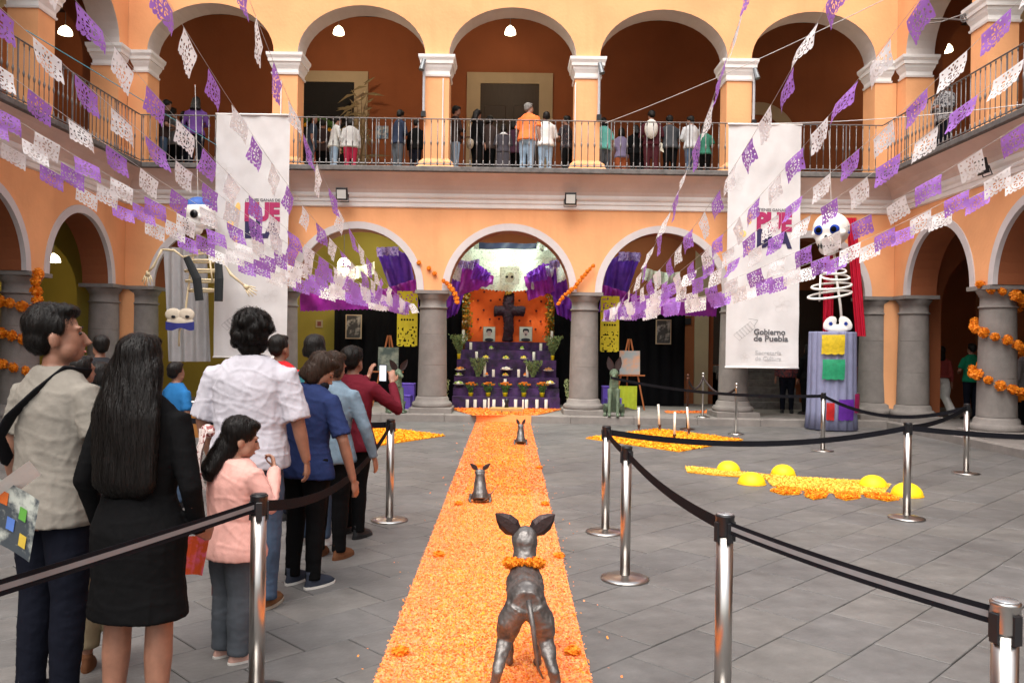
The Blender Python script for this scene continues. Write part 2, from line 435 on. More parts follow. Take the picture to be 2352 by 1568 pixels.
# --- back wing
back = thing('arcade_building', (0, YF, 0), 'back wing of the courtyard building, orange arcades facing the camera', 'building')
T = lambda s, d, z: Vector((s, YF + d, z))
cx = [-8.01, -4.94, -1.66, 1.66, 4.94, 8.01]
bays = [(cx[i] + cx[i + 1]) / 2 for i in range(5)]
aL = [1.20, 1.31, 1.31, 1.31, 1.20]
ops = [(bays[i], aL[i], ZS, 1.31 if 0 < i < 4 else 1.25) for i in range(5)]
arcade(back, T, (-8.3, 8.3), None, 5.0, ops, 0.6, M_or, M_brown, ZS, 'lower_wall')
for (xc, a, sp, ri) in ops: archband(back, T, xc, a, sp, ri, 0.145)
ux = [-7.86, -4.90, -1.63, 1.63, 4.90, 7.82]
uops = []
for i in range(5):
    lo = ux[i] + (0 if i == 0 else .285); hi = ux[i + 1] - (0 if i == 4 else .285)
    uops.append(((lo + hi) / 2, (hi - lo) / 2 + .03, 7.86, 1.06))
arcade(back, T, (-8.3, 8.3), None, 11.2, uops, 0.6, M_or, M_soffit, 7.852, 'upper_wall')
for x in ux[1:5]:
    p = sqprof(back, 'upper_pillar', T, x - .27, x + .27, 0, .54, [(ZG, .14), (ZG + .1, .14), (ZG + .13, .11), (ZG + .2, .10), (ZG + .27, .02), (ZG + .3, 0), (7.40, 0)], M_or)
    sqprof(back, 'capital', T, x - .27, x + .27, 0, .54, CAPP, M_white, p)
for sg in (-1, 1):
    a, b = sorted((sg * (7.87 if sg < 0 else 7.83), sg * 8.295))
    p = sqprof(back, 'corner_pier', T, a, b, 0.0, .6, [(ZG, .0), (7.40, 0)], M_or)
    a2, b2 = sorted((sg * (7.87 if sg < 0 else 7.83), sg * 8.16))
    sqprof(back, 'capital', T, a2, b2, 0.004, .54, CAPP, M_white, p)
    # wall down to the floor between the responds
    q = MB(); a, b = sorted((sg * 8.1, sg * 8.9)); q.box(a, b, YF + .002, YF + .6, .15, ZS + .01); wpart('corner_wall', q, M_or, back)
for x in cx: column(back, x, YF + .3)
# cornice
def cornice(build, T, s0, s1, e0, e1):
    """e0/e1: how much the profile shrinks at each mitred end per metre of overhang"""
    prof = [(-0.002, 4.56), (-.05, 4.58), (-.05, 4.66), (-.075, 4.68), (-.075, 4.74), (-.12, 4.78), (-.135, 4.82), (-.135, 4.86)]
    cove = [(-.14, 4.862), (-.16, 4.93), (-.22, 5.02), (-.31, 5.11), (-.43, 5.19), (-.52, 5.232)]
    edge = [(-.50, 5.234), (-.585, 5.236), (-.60, 5.25), (-.60, 5.33), (-.585, 5.345), (.05, 5.346)]
    for nm, pf, m in (('cornice_moulding', prof, M_white), ('cornice_cove', cove, M_cove), ('balcony_edge', edge, M_edge)):
        mb = MB(); nseg = 1
        R = [[T(s0 - e0 * d, d, z) for d, z in pf], [T(s1 + e1 * d, d, z) for d, z in pf]]
        mb.rings(R, close=False, cap=False); wpart(nm, mb, m, build)
cornice(back, T, -8.3, 8.3, 1, 1)
railing(back, (-7.78, YF - .52, ZG + .006), (7.78, YF - .52, ZG + .006))
q = MB(); q.box(-12.6, 12.6, YF + .05, 22.2, 4.95, ZG); wpart('upper_floor', q, M_ceil, back)
q = MB(); q.box(-12.6, 12.6, YF + .61, 22.2, 10.3, 10.45); wpart('upper_ceiling', q, M_dark, back)
# interior back walls
q = MB(); q.box(-12.6, -2.7, 22.0, 22.2, .15, 4.95); wpart('inner_wall', q, M_olive, back)
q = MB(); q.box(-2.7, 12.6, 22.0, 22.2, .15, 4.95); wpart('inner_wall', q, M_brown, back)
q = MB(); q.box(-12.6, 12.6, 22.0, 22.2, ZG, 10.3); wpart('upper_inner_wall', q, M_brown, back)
def door(x0, x1, ztop, f, build, y=22.0, leaf=M_dark):
    q = MB(); q.box(x0, x0 + f, y - .05, y, ZG, ztop); q.box(x1 - f, x1, y - .05, y, ZG, ztop); q.box(x0 + f, x1 - f, y - .05, y, ztop - f * .8, ztop)
    fr = wpart('door_frame', q, M_beige, build)
    q = MB(); q.box(x0 + f, x1 - f, y - .02, y, ZG, ztop - f * .8); d = wpart('door', q, leaf, fr)
    w2 = (x1 - x0 - 2 * f) / 2
    for k in range(2):
        for z0 in (ZG + .25, ZG + 1.3, ZG + 2.2):
            a = x0 + f + k * w2 + .1
            if z0 + .5 > ztop - f: continue
            q = MB(); q.bbox(0, w2 - .2, 0, .8 if z0 < ZG + 2 else .45, 0, .018, .012, Matrix.Translation((a, y - .022, z0)) @ Matrix.Rotation(PI / 2, 4, 'X')); wpart('door_panel', q, leaf, fr)
pa, pb = at(1073, 167, 22), at(1270, 167, 22)
door(pa.x, pb.x, pa.z, .36, back)
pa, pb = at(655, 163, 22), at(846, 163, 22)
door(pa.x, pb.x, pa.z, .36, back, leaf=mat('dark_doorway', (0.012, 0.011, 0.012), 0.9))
# beige stair arch in the upper right corner
Tb = lambda s, d, z: Vector((s, 21.995 + d, z))
pc = at(1740, 330, 22); archband(back, Tb, pc.x, .75, 7.0, .85, .32, .05, M_beige, 0.0)

# --- side wings
def wing(sg, label):
    b = thing('arcade_building', (sg * 8.3, 9, 0), label, 'building')
    T = lambda s, d, z: Vector((sg * (8.3 + d), s, z))
    cs = [17.57, 14.55, 11.25, 7.95, 4.65, 1.35]
    ops = [((cs[i] + cs[i + 1]) / 2, 1.27 if i else 1.18, ZS, 1.31 if i else 1.28) for i in range(5)][::-1]
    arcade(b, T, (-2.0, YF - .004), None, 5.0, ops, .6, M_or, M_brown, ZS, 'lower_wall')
    for (xc, a, sp, ri) in ops: archband(b, T, xc, a, sp, ri, .145)
    us = [17.43, 14.72, 11.42, 8.12, 4.82, 1.52]
    uo = []
    for i in range(5):
        hi = us[i] - (0 if i == 0 else .27); lo = us[i + 1] + .27
        uo.append(((lo + hi) / 2, (hi - lo) / 2 + .03, 7.86, 1.06))
    arcade(b, T, (-2.0, YF - .004), None, 11.2, uo[::-1], .6, M_or, M_soffit, 7.852, 'upper_wall')
    for s in us[1:]:
        p = sqprof(b, 'upper_pillar', T, s - .27, s + .27, 0, .54, [(ZG, .14), (ZG + .1, .14), (ZG + .13, .11), (ZG + .2, .10), (ZG + .27, .02), (ZG + .3, 0), (7.40, 0)], M_or)
        sqprof(b, 'capital', T, s - .27, s + .27, 0, .54, CAPP, M_white, p)
    p = sqprof(b, 'corner_pier', T, 17.44, YF - .006, 0.003, .6, [(ZG, .0), (7.40, 0)], M_or)
    sqprof(b, 'capital', T, 17.44, 17.72, 0.004, .54, CAPP, M_white, p)
    q = MB(); a1, a2 = sorted((sg * 8.3, sg * 8.9)); q.box(a1, a2, -2.0, 1.35, .15, ZS + .01); wpart('end_wall', q, M_or, b)
    for s in cs: column(b, sg * 8.6, s)
    cornice(b, T, -2.0, YF, 0, 1)
    railing(b, (sg * 7.78, 1.5, ZG + .006), (sg * 7.78, YF - .56, ZG + .006), .145)
    a1, a2 = sorted((sg * 8.34, sg * 12.6))
    q = MB(); q.box(a1, a2, -2, YF + .045, 4.955, ZG - .002); wpart('upper_floor', q, M_ceil, b)
    q = MB(); q.box(*sorted((sg * 8.91, sg * 12.6)), -2, YF + .6, 10.3, 10.45); wpart('upper_ceiling', q, M_dark, b)
    q = MB(); q.box(*sorted((sg * 12.4, sg * 12.6)), -2, 21.99, .15, 4.945); wpart('inner_wall', q, M_olive if sg < 0 else M_brown, b)
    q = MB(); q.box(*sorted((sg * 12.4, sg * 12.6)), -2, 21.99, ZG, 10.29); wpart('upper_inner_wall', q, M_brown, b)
    # arches thrown across the gallery at the corner
    Ts = lambda s, d, z: Vector((s, YF - .05 + d, z))
    arcade(b, Ts, tuple(sorted((sg * 8.92, sg * 12.39))), None, 4.94, [(sg * 10.65, 1.35, 2.6, 1.35)], .5, M_olive if sg < 0 else M_brown, M_soffit if sg < 0 else M_brown, .16, 'cross_arch')
    arcade(b, Ts, tuple(sorted((sg * 8.92, sg * 12.39))), None, 10.28, [(sg * 10.65, 1.4, 7.7, 1.4)], .5, M_brown, M_beige, ZG, 'upper_cross_arch')
    return b
wing(-1, 'left wing of the courtyard building with arcades running to the near left')
wing(1, 'right wing of the courtyard building with arcades running to the near right')

# ------------------------------------------------------------ lamps
def tube_lamp(x, y, label, en=24):
    t = thing('fluorescent_lamp', (x, y, 4.88), label, 'lamp', 'fluorescent lamps on the lower gallery ceiling')
    part('fixture', MB().bbox(-.62, .62, -.06, .06, 0, .06, .01), M_white, t)
    part('tube', MB().tube([(-.6, 0, -.02), (.6, 0, -.02)], .016, 8), mat('tube_glass', (.8, .9, .8), .4, emit=(.82, 1.0, .84), es=8.0, bump=0), t, True)
    ld = bpy.data.lights.new('tube_light', 'AREA'); ld.shape = 'RECTANGLE'; ld.size = 1.2; ld.size_y = .08; ld.energy = en; ld.color = (.86, 1.0, .84)
    lo = bpy.data.objects.new('tube_light', ld); C.objects.link(lo); lo.parent = t; lo.location = (0, 0, -.05)
tube_lamp(0, 19.6, 'fluorescent lamp on the ceiling above the altar', 58); tube_lamp(-3.3, 20.2, 'fluorescent lamp on the ceiling of the left side bay'); tube_lamp(3.3, 20.2, 'fluorescent lamp on the ceiling of the right side bay')
def pendant(px, py, Y, ztop, r, label):
    c = at(px, py, Y); t = thing('pendant_lamp', (c.x, c.y, c.z), label, 'lamp', 'lit dome lamps hanging in the galleries')
    part('lamp_shade', MB().lathe([(r, -.07), (r * .98, -.03), (r * .86, .03), (r * .6, .085), (r * .25, .12), (.03, .13)], n=20), M_cloth_lamp, t, True)
    part('lamp_rod', MB().tube([(0, 0, .13), (0, 0, ztop - c.z)], .01, 6), M_iron, t)
    ld = bpy.data.lights.new('lamp_bulb', 'POINT'); ld.energy = 34; ld.color = (1, .83, .58); ld.shadow_soft_size = .12
    lo = bpy.data.objects.new('lamp_bulb', ld); C.objects.link(lo); lo.parent = t; lo.location = (0, 0, -.2)
pendant(778, 72, 20, 10.3, .135, 'lit dome lamp in the second upper arch from the left of the back wing')
pendant(1172, 72, 20, 10.3, .135, 'lit dome lamp above the door in the middle upper arch')
pendant(150, 72, 19.6, 10.3, .16, 'lit dome lamp in the upper gallery at the far left corner')
pendant(2172, 112, 19.8, 10.3, .16, 'lit dome lamp in the upper gallery at the far right corner')
pendant(123, 595, 19.0, 4.95, .15, 'lit dome lamp in the lower gallery behind the left arch')
pendant(790, 603, 20, 4.95, .16, 'lit dome lamp behind the strings of flags left of the altar')

def floodlight(p, label, rz=0, facing=-1):
    t = thing('floodlight', p, label, 'floodlight', 'black floodlights on the cornice', rz)
    part('housing', MB().bbox(-.12, .12, -.12, .14, 0, .09, .02, Matrix.Rotation(PI / 2 + .25, 4, 'X')), M_black, t)
    part('glass', MB().box(-.095, .095, -.085, .10, .091, .096, Matrix.Rotation(PI / 2 + .25, 4, 'X')), mat('flood_glass', (.55, .55, .52), .2, var=.05), t)
    part('bracket', MB().tube([(-.13, .0, 0), (-.13, .06, -.15), (.13, .06, -.15), (.13, 0, 0)], .01, 6), M_black, t)
floodlight(at(786, 446, YF - .3), 'square black floodlight on the cornice between the left banner and the middle')
floodlight(at(1310, 457, YF - .3), 'square black floodlight on the cornice right of the middle arch')
p = at(2266, 395, 14.0); floodlight((7.95, 13.9, 4.75), 'black floodlight on the cornice of the right wing', -PI / 2)

for i, (px, py, sx) in enumerate([(974, 150, -1), (1377, 158, 1), (1733, 170, 1), ]):
    p = at(px, py, YF - .14); t = thing('spotlight', p, ['small grey spotlight on the capital left of the middle upper arch', 'small grey spotlight on the capital right of the middle upper arch', 'small grey spotlight on the capital above the right banner'][i], 'spotlight', 'spotlights on the upper capitals')
    part('spot_head', MB().tube([(0, 0, .12), (.05 * sx, -.06, -.12)], [.045, .06], 10), mat('grey_metal', (.16, .17, .18), .45, .6), t)
    part('conduit', MB().tube([(0, .02, .05), (0, .03, -1.0)], .028, 8), mat('conduit_grey', (.42, .42, .44), .5), t)
    part('junction_box', MB().bbox(-.05, .05, -.03, .05, -1.1, -.98, .01), M_black, t)
p = at(2140, 70, 15.5)
t = thing('lantern_bracket', (7.95, 15.0, p.z), 'curled wrought iron bracket on the right wing capital', 'bracket')
mb = MB(); sp = [(-.5 + .08 * math.cos(a) * (1 - a / 16), 0, .02 + .08 * math.sin(a) * (1 - a / 16)) for a in [k * .6 for k in range(16)]]
mb.tube([(.25, 0, 0), (-.2, 0, .02), (-.45, 0, .0)], .014, 6); mb.tube([(.25, 0, .12), (-.2, 0, -.04), (-.5, 0, -.08)], .012, 6); mb.tube(sp, .012, 6)
mb.tube([(x + .72, y, z) for x, y, z in sp], .012, 6); part('scrollwork', mb, M_iron, t)
# thin white cable trunks on pillars
for i, (px, ya, yb) in enumerate([(646, 185, 385), (1018, 180, 365), (1322, 190, 365)]):
    p = at(px, ya, YF - .02); q = at(px, yb, YF - .02)
    mb = MB(); mb.tube([(p.x, YF - .02, p.z), (p.x, YF - .02, q.z)], .014, 6)
    single('cable_trunk', mb, M_white, (p.x, YF - .02, q.z), 'white cable trunk up the ' + ['pillar beside the left banner', 'pillar left of the middle upper arch', 'pillar right of the middle upper arch'][i], 'cable trunk', 'cable trunks on the pillars')
# ------------------------------------------------------------ people
SKIN = mat('skin', (0.25, 0.118, 0.076), 0.5, var=0.16, vs=16, bump=0.12, bs=260)
SKIN2 = mat('skin_light', (0.34, 0.175, 0.118), 0.5, var=0.16, vs=16, bump=0.12, bs=260)
HAIR = mat('black_hair', (0.007, 0.0055, 0.005), 0.45, var=0.4, vs=40, bump=0.9, bs=110, stretch=(1, 1, .06), spec=0.22)
HAIRB = mat('brown_hair', (0.032, 0.018, 0.012), 0.45, var=0.4, vs=40, bump=0.9, bs=110, stretch=(1, 1, .06), spec=0.22)
HAIRG = mat('grey_hair', (0.20, 0.19, 0.18), 0.5, bump=0.5)
EYE = mat('eye', (0.03, 0.02, 0.015), 0.15, bump=0)
def cloth(name, col, rough=0.85, **k):
    k.setdefault('bump', 0.35); k.setdefault('bs', 26); k.setdefault('var', 0.10); k.setdefault('vs', 9)
    return mat('cloth_' + name, col, rough, spec=0.06, **k)
def rot3(yaw=0, pitch=0, roll=0):
    return Matrix.Rotation(yaw, 4, 'Z') @ Matrix.Rotation(pitch, 4, 'X') @ Matrix.Rotation(roll, 4, 'Y')

def add_hand(mb, wr, d, n, h, side, curl=0.5, k=1.0):
    """palm and five fingers; d: hand direction, n: palm-side normal (fingers curl towards it)"""
    wr, d, n = Vector(wr), Vector(d).normalized(), Vector(n)
    n = (n - d * n.dot(d)).normalized(); s = d.cross(n)
    if s.dot(side) < 0: s = -s            # thumb side
    u = h / 1.7 * k
    mb.tube([wr - d * .01 * u, wr + d * .03 * u, wr + d * .06 * u, wr + d * .088 * u], [.024 * u, .033 * u, .040 * u, .036 * u], 8, flat=.42, up=tuple(n))
    for i, (o, L) in enumerate([(.028, .068), (.010, .078), (-.009, .072), (-.027, .056)]):
        p = wr + d * .078 * u + s * o * u; q = [p]; a = 0
        for j, f in enumerate((.45, .32, .25)):
            a += curl * (0.55 + .12 * i) * (.7 if j == 0 else 1)
            q.append(q[-1] + (d * math.cos(a) + n * math.sin(a)) * L * f * u)
        mb.tube(q, [.0098 * u, .0092 * u, .0085 * u, .007 * u], 6)
    p = wr + d * .022 * u + s * .024 * u
    mb.tube([p, p + (s * .75 + d * .6 + n * .3) * .035 * u, p + (s * .75 + d * 1.5 + n * .8) * .042 * u, p + (s * .5 + d * 2.1 + n * 1.1) * .045 * u], [.0135 * u, .012 * u, .0105 * u, .008 * u], 6)

def head_shapes(mb, M, h, detail=True):
    e = lambda c, r, **k: mb.ell([q * h for q in c], [q * h for q in r], M=M, **k)
    e((0, -.010, .947), (.0435, .053, .050), n=16, m=10)
    e((0, .013, .918), (.036, .040, .048), n=16, m=10)
    e((0, .033, .886), (.017, .016, .013))
    e((.022, .018, .900), (.016, .022, .022)); e((-.022, .018, .900), (.016, .022, .022))
    if detail:
        mb.tube([Vector((0, .049, .938)) * h, Vector((0, .058, .921)) * h, Vector((0, .064, .911)) * h], [.005 * h, .0065 * h, .0085 * h], 8, M=M)
        e((0, .049, .898), (.013, .007, .0035)); e((0, .047, .891), (.012, .007, .004))
        e((.017, .043, .948), (.014, .008, .004)); e((-.017, .043, .948), (.014, .008, .004))
        for s in (-1, 1): e((s * .043, -.004, .921), (.006, .012, .019), rot=Matrix.Rotation(s * .25, 3, 'Z'))

def strands(o, n, down, length, mats, seed=1, wave=0.004, wdt=0.0011, keep=None, lift=.0045):
    """loose hairs laid over the surface of a hair part"""
    me = o.data; bv = BVHTree.FromPolygons([v.co for v in me.vertices], [tuple(p.vertices) for p in me.polygons])
    r = random.Random(seed); mb = MB(); P = me.polygons; nP = len(P); down = Vector(down).normalized()
    for _ in range(n):
        p = P[r.randrange(nP)]; co = p.center.copy()
        if keep and not keep(co): continue
        pts = []; L = length * r.uniform(.5, 1.1); k = 9; off = r.uniform(.0008, lift)
        dr = (down + Vector((r.gauss(0, .16), r.gauss(0, .16), 0))).normalized()
        for j in range(k):
            loc, nrm, idx, dist = bv.find_nearest(co)
            if loc is None: break
            pts.append((loc + nrm * off, nrm))
            t = dr - nrm * dr.dot(nrm)
            if t.length < .05: t = dr
            t.normalize(); sd = t.cross(nrm)
            co = loc + t * L / k + sd * math.sin(j * 1.3 + _) * wave
        if len(pts) < 4: continue
        vs = []
        for j, (q, nn) in enumerate(pts):
            t = (pts[min(j + 1, len(pts) - 1)][0] - pts[max(j - 1, 0)][0])
            sd = t.cross(nn).normalized() * wdt * (1 - .7 * j / len(pts)); vs += [q - sd, q + sd]
        mb.add(vs, [(2 * j, 2 * j + 1, 2 * j + 3, 2 * j + 2) for j in range(len(pts) - 1)])
    return tag(part('hair_strands', mb, mats, o, True), kind='stuff')

def folds(amp, fx=9, fz=3, seed=0, zr=None):
    def f(c, n):
        a = noise.noise(Vector((c.x * fx + seed, c.y * fx, c.z * fz)))
        b = noise.noise(Vector((c.x * fx * .6 + c.z * 9 + seed, c.y * 5, c.z * fz * 2.2 + 7)))
        d = noise.noise(Vector((c.x * 16 + c.z * 5, c.y * 12, c.z * 14 - c.x * 9 + seed)))
        v = max(0, 1 - abs(a) * 4) ** 1.5 * .7 + max(0, 1 - abs(b) * 4.5) ** 1.5 * .8 + max(0, 1 - abs(d) * 5) * .35
        return amp * (v - .25) * .5
    return f

def person(loc, rz, h, label, c, group=None):
    """c: look and pose. Local frame: +Y is forwards, feet at z = 0."""
    t = thing('person', loc, label, 'person', group, rz)
    g = lambda k, d=None: c.get(k, d)
    vox = g('vox', .02); B = g('bw', 1.0); fg = vox < .015
    if fg: h *= 1.012
    lean = rot3(0, -g('lean', 0), 0)          # forward lean about the hips
    PV = Matrix.Translation((0, 0, .52 * h)); UP = PV @ lean @ PV.inverted()
    NK = Matrix.Translation((0, -.005 * h, .86 * h)); HM = UP @ NK @ rot3(g('yaw', 0), g('pitch', 0), g('tilt', 0)) @ Matrix.Translation((0, 0, -.014 * h)) @ NK.inverted()
    hs = g('head', 1.0) * 1.05
    if hs != 1.0: HM = HM @ NK @ Matrix.Scale(hs, 4) @ NK.inverted()
    female = g('f', False); hip = g('hip', 1.08 if female else 1.0)
    def V(*p): return Vector(p) * h
    TOR = [(.45, .066 * hip, .052, 0), (.49, .094 * hip, .064, -.004), (.53, .098 * hip, .068, -.006), (.60, .078 if female else .086, .054, 0), (.68, .088, .060, .004), (.745, .100, .064, .004), (.785, .100, .056, 0), (.812, .080, .046, -.004), (.832, .055, .040, -.006), (.848, .034, .034, -.006)]
    sh = .104 * B
    arms = g('arms') or [None, None]
    dflt = [[(-.140 * B, -.012, .630), (-.150 * B, .03, .500), (-.03, .15, -1), (1, 0, 0)], [(.140 * B, -.012, .630), (.150 * B, .03, .500), (.03, .15, -1), (-1, 0, 0)]]
    ARM = []
    for i in (0, 1):
        a = arms[i] or dflt[i]
        S0 = UP @ V((-1, 1)[i] * sh, 0, .782)
        E0 = V(*a[0]); W0 = V(*a[1])
        if not g('absarm'): E0 = UP @ E0; W0 = UP @ W0
        ARM.append((S0, E0, W0, Vector(a[2]), Vector(a[3]), a[4] if len(a) > 4 else .5))
    st = g('stance', .055); lf = g('legs') or [((-st, .0, .285), (-st * 1.05, -.015, .045)), ((st, .0, .285), (st * 1.05, -.015, .045))]
    sk = g('skin', SKIN)
    mb = MB()
    # body
    mb.loft([(0, y * h, z * h, rx * h * B, ry * h * B) for z, rx, ry, y in TOR], 16, UP)
    mb.tube([UP @ V(0, -.008, .82), UP @ V(0, -.004, .85), HM @ V(0, -.002, .885)], [.036 * h, .031 * h, .031 * h], 10)
    head_shapes(mb, HM, h, vox < .016)
    for i, (S0, E0, W0, hd, pn, cu) in enumerate(ARM):
        mb.tube([S0, S0.lerp(E0, .5), E0, E0.lerp(W0, .35), W0], [.033 * h * B, .029 * h * B, .024 * h, .0235 * h, .0155 * h], 10)
        if fg: add_hand(mb, W0, hd, pn, h, Vector((0, 1, 0.001)), cu)
        else:
            d = hd.normalized(); mb.tube([W0, W0 + d * .05 * h, W0 + d * .085 * h], [.014 * h, .022 * h, .012 * h], 8, flat=.6)
            for o in (-1, 0, 1): mb.tube([W0 + d * .05 * h + Vector((o * .01 * h, 0, 0)), W0 + d * .105 * h + Vector((o * .014 * h, 0, 0))], .0065 * h, 5)
    for i, (K, A) in enumerate(lf):
        H0 = V((-1, 1)[i] * .047 * hip, 0, .50)
        mb.tube([H0, H0.lerp(V(*K), .5), V(*K), V(*K).lerp(V(*A), .35), V(*A)], [.052 * h, .046 * h, .033 * h, .034 * h, .02 * h], 12)
    fuse('body', mb, sk, vox * g('bv', 1.0), t, 3)
    if fg and g('face', False):
        for s in (-1, 1):
            part('eye', MB().ell([s * .0165 * h, .0450 * h, .9355 * h], [.0046 * h, .0046 * h, .0038 * h], M=HM), EYE, t, True)
            part('eyebrow', MB().tube([HM @ V(s * .007, .0500, .9475), HM @ V(s * .016, .0500, .951), HM @ V(s * .026, .0445, .948)], [.0008 * h, .0015 * h, .0006 * h], 6), HAIR, t, True)
        part('lips', MB().ell([0, .0545 * h, .8955 * h], [.0115 * h, .0030 * h, .0032 * h], M=HM), mat('lips', (.36, .11, .08), .4), t, True)
    # shoes
    for i, (K, A) in enumerate(lf):
        a = V(*A); q = MB(); fd = Vector((g('toe', (0, 1))[0] + (-1, 1)[i] * .12, g('toe', (0, 1))[1], 0)).normalized(); zb = a.z - .045 * h
        M2 = Matrix.Translation((a.x, a.y, zb)) @ Matrix.Rotation(math.atan2(-fd.x, fd.y), 4, 'Z')
        q.loft([(0, .038 * h, .004 * h, .026 * h, .078 * h), (0, .038 * h, .016 * h, .028 * h, .080 * h), (0, .030 * h, .032 * h, .025 * h, .066 * h), (0, .0, .055 * h, .023 * h, .032 * h), (0, -.004 * h, .072 * h, .023 * h, .028 * h)], 14, M2)
        so = part('shoe', q, g('shoe', M_black), t, True)
        q = MB(); q.loft([(0, .038 * h, 0, .029 * h, .082 * h), (0, .038 * h, .010 * h, .0295 * h, .083 * h)], 14, M2); part('sole', q, g('sole', g('shoe', M_black)), so)
    # lower garment
    bot = g('bot'); seed = sum(map(ord, label)) % 97
    hem = g('hem', .49)
    if bot is not None:
        q = MB()
        if g('skirt'):
            zs = g('skirt'); fl = g('flare', 1.45)
            q.loft([(0, 0, zs * h, .094 * fl * h * B, .070 * fl * h * B), (0, 0, (zs * .6 + .49 * .4) * h, .110 * (fl + 1) * .5 * h * B, .076 * (fl + 1) * .5 * h * B), (0, -.006 * h, .50 * h, .110 * hip * h * B, .08 * h * B), (0, 0, .60 * h, .088 * h * B, .064 * h * B)], 20)
            fuse('skirt', q, bot, vox * 1.2, t, 5, folds(g('fold', .006), 9, 1.2, seed))
        else:
            q.loft([(0, 0, .455 * h, .078 * hip * h * B, .06 * h * B), (0, -.006 * h, .50 * h, .104 * hip * h * B, .074 * h * B), (0, -.006 * h, .54 * h, .102 * hip * h * B, .072 * h * B), (0, -.004 * h, .565 * h, .088 * h * B, .060 * h * B)], 16)
            lw = g('legw', 1.0); cut = g('cut', 0)
            for i, (K, A) in enumerate(lf):
                H0 = V((-1, 1)[i] * .05 * hip, -.003, .50); K1, A1 = V(*K), V(*A) + Vector((0, 0, .0))
                if cut: A1 = K1.lerp(A1, cut)
                q.tube([H0, H0.lerp(K1, .5), K1, K1.lerp(A1, .4), K1.lerp(A1, .8), A1 - Vector((0, 0, .012 * h))], [.062 * h * hip, .054 * h * lw, .042 * h * lw, .040 * h * lw, .034 * h * lw * g('bell', 1), .034 * h * lw * g('bell', 1)], 14)
            fuse('trousers', q, bot, vox * 1.1, t, 4, folds(g('foldb', .005), 8, 7, seed))
    # upper garment
    top = g('top')
    if top is not None:
        q = MB(); e = g('loose', 1.0)
        zd = g('dress')
        Z = ([(zd, .135, .10), ((zd + .49) / 2, .122, .092)] if zd else []) + [(hem, .116 * hip, .094), (hem + .03, .116 * hip, .093), (.60, .102 if not female else .094, .074), (.68, .103, .074), (.745, .109, .074), (.785, .110, .066), (.812, .096, .056), (.834, .070, .050), (.852, .043, .041)]
        q.loft([(0, -.004 * h, z * h, rx * h * B * e, ry * h * B * e) for z, rx, ry in Z], 20, UP)
        sl = g('sleeve', .5)
        for i, (S0, E0, W0, hd, pn, cu) in enumerate(ARM):
            if sl <= 0: continue
            r0 = .0375 * h * B * e
            In = S0 + (UP @ V(0, 0, .782) - S0) * .35
            if sl < 1: q.tube([In, S0, S0.lerp(E0, sl * 1.0), S0.lerp(E0, sl * 1.6)], [r0 * .9, r0, r0 * 1.0, r0 * 1.05], 12)
            else: q.tube([In, S0, S0.lerp(E0, .5), E0, E0.lerp(W0, .5), W0 - (W0 - E0) * .03], [r0 * .9, r0, r0 * .9, r0 * .76, r0 * .66, r0 * .56], 12)
        fuse(g('topname', 'shirt'), q, top, vox, t, 4, folds(g('fold', .007), 10, 6, seed))
        if g('collar'):
            q = MB(); R = []
            for a in range(17):
                an = -PI * 0.08 + (PI * 1.16) * a / 16 + PI
                cc = UP @ Vector((.040 * h * math.cos(an), -.006 * h - .036 * h * math.sin(an) * -1, .838 * h)); R.append(cc)
            q.tube(R, .008 * h, 6, flat=1.8); part('collar', q, top, t, True)
    # hair
    hc = g('hairm', HAIR); hst = g('hair', 'short')
    if hst:
        q = MB(); E = lambda c0, r0, **k: q.ell([a * h for a in c0], [a * h for a in r0], M=HM, n=18, m=12, **k)
        if hst != 'bald':
            vol = g('vol', 1.0)
            E((0, -.018, .956), (.0485 * vol, .053 * vol, .049 * vol)); E((0, -.032, .925), (.041 * vol, .034 * vol, .036))
            E((0, .012, .985), (.036 * vol, .034, .017 * vol))
            if hst == 'short': E((.040, -.004, .950), (.008, .020, .022)); E((-.040, -.004, .950), (.008, .020, .022))
        if hst == 'shaggy':
            for k in range(46):
                a = rnd.uniform(0, 2 * PI); z = rnd.uniform(.868, .985); rr = .050 * math.sqrt(max(.1, 1 - ((z - .945) / .06) ** 2))
                if math.sin(a) > .55 and z < .96: continue
                E((rr * math.cos(a), -.018 + rr * 1.1 * math.sin(a), z), (.014, .014, .017))
        if hst in ('long', 'bob', 'pony'):
            zl = g('hairz', .70 if hst == 'long' else .865)
            if hst == 'long':
                k = g('hairw', 1.0)
                q.loft([(0, -.060 * h, zl * h, .040 * k * h, .014 * h), (0, -.070 * h, (zl + .03) * h, .066 * k * h, .026 * h), (0, -.068 * h, .80 * h, .072 * k * h, .030 * h), (0, -.048 * h, .86 * h, .062 * k * h, .038 * h), (0, -.028 * h, .92 * h, .054 * k * h, .045 * h), (0, -.02 * h, .96 * h, .044 * h, .045 * h)], 20, UP if not g('hairhead') else HM)
            elif hst == 'bob':
                q.loft([(0, -.02 * h, zl * h, .050 * h, .042 * h), (0, -.02 * h, (zl + .03) * h, .056 * h, .050 * h), (0, -.018 * h, .93 * h, .053 * h, .052 * h), (0, -.016 * h, .97 * h, .042 * h, .044 * h)], 20, HM)
            else:
                px = g('ponyx', 0)
                q.tube([HM @ V(0 + px, -.07, .95), HM @ V(px * 1.6, -.105, .94), HM @ V(px * 2, -.115, .89), HM @ V(px * 2, -.095, .80)], [.022 * h, .034 * h, .036 * h, .014 * h], 12)
        sd = seed * 1.7
        f = lambda cc, nn: (.014 if hst == 'shaggy' else .006) * h / 1.7 * (noise.noise(Vector((cc.x * 60 + sd, cc.y * 60, cc.z * 9))) + .6 * noise.noise(Vector((cc.x * 22, cc.y * 22 + sd, cc.z * 14))))
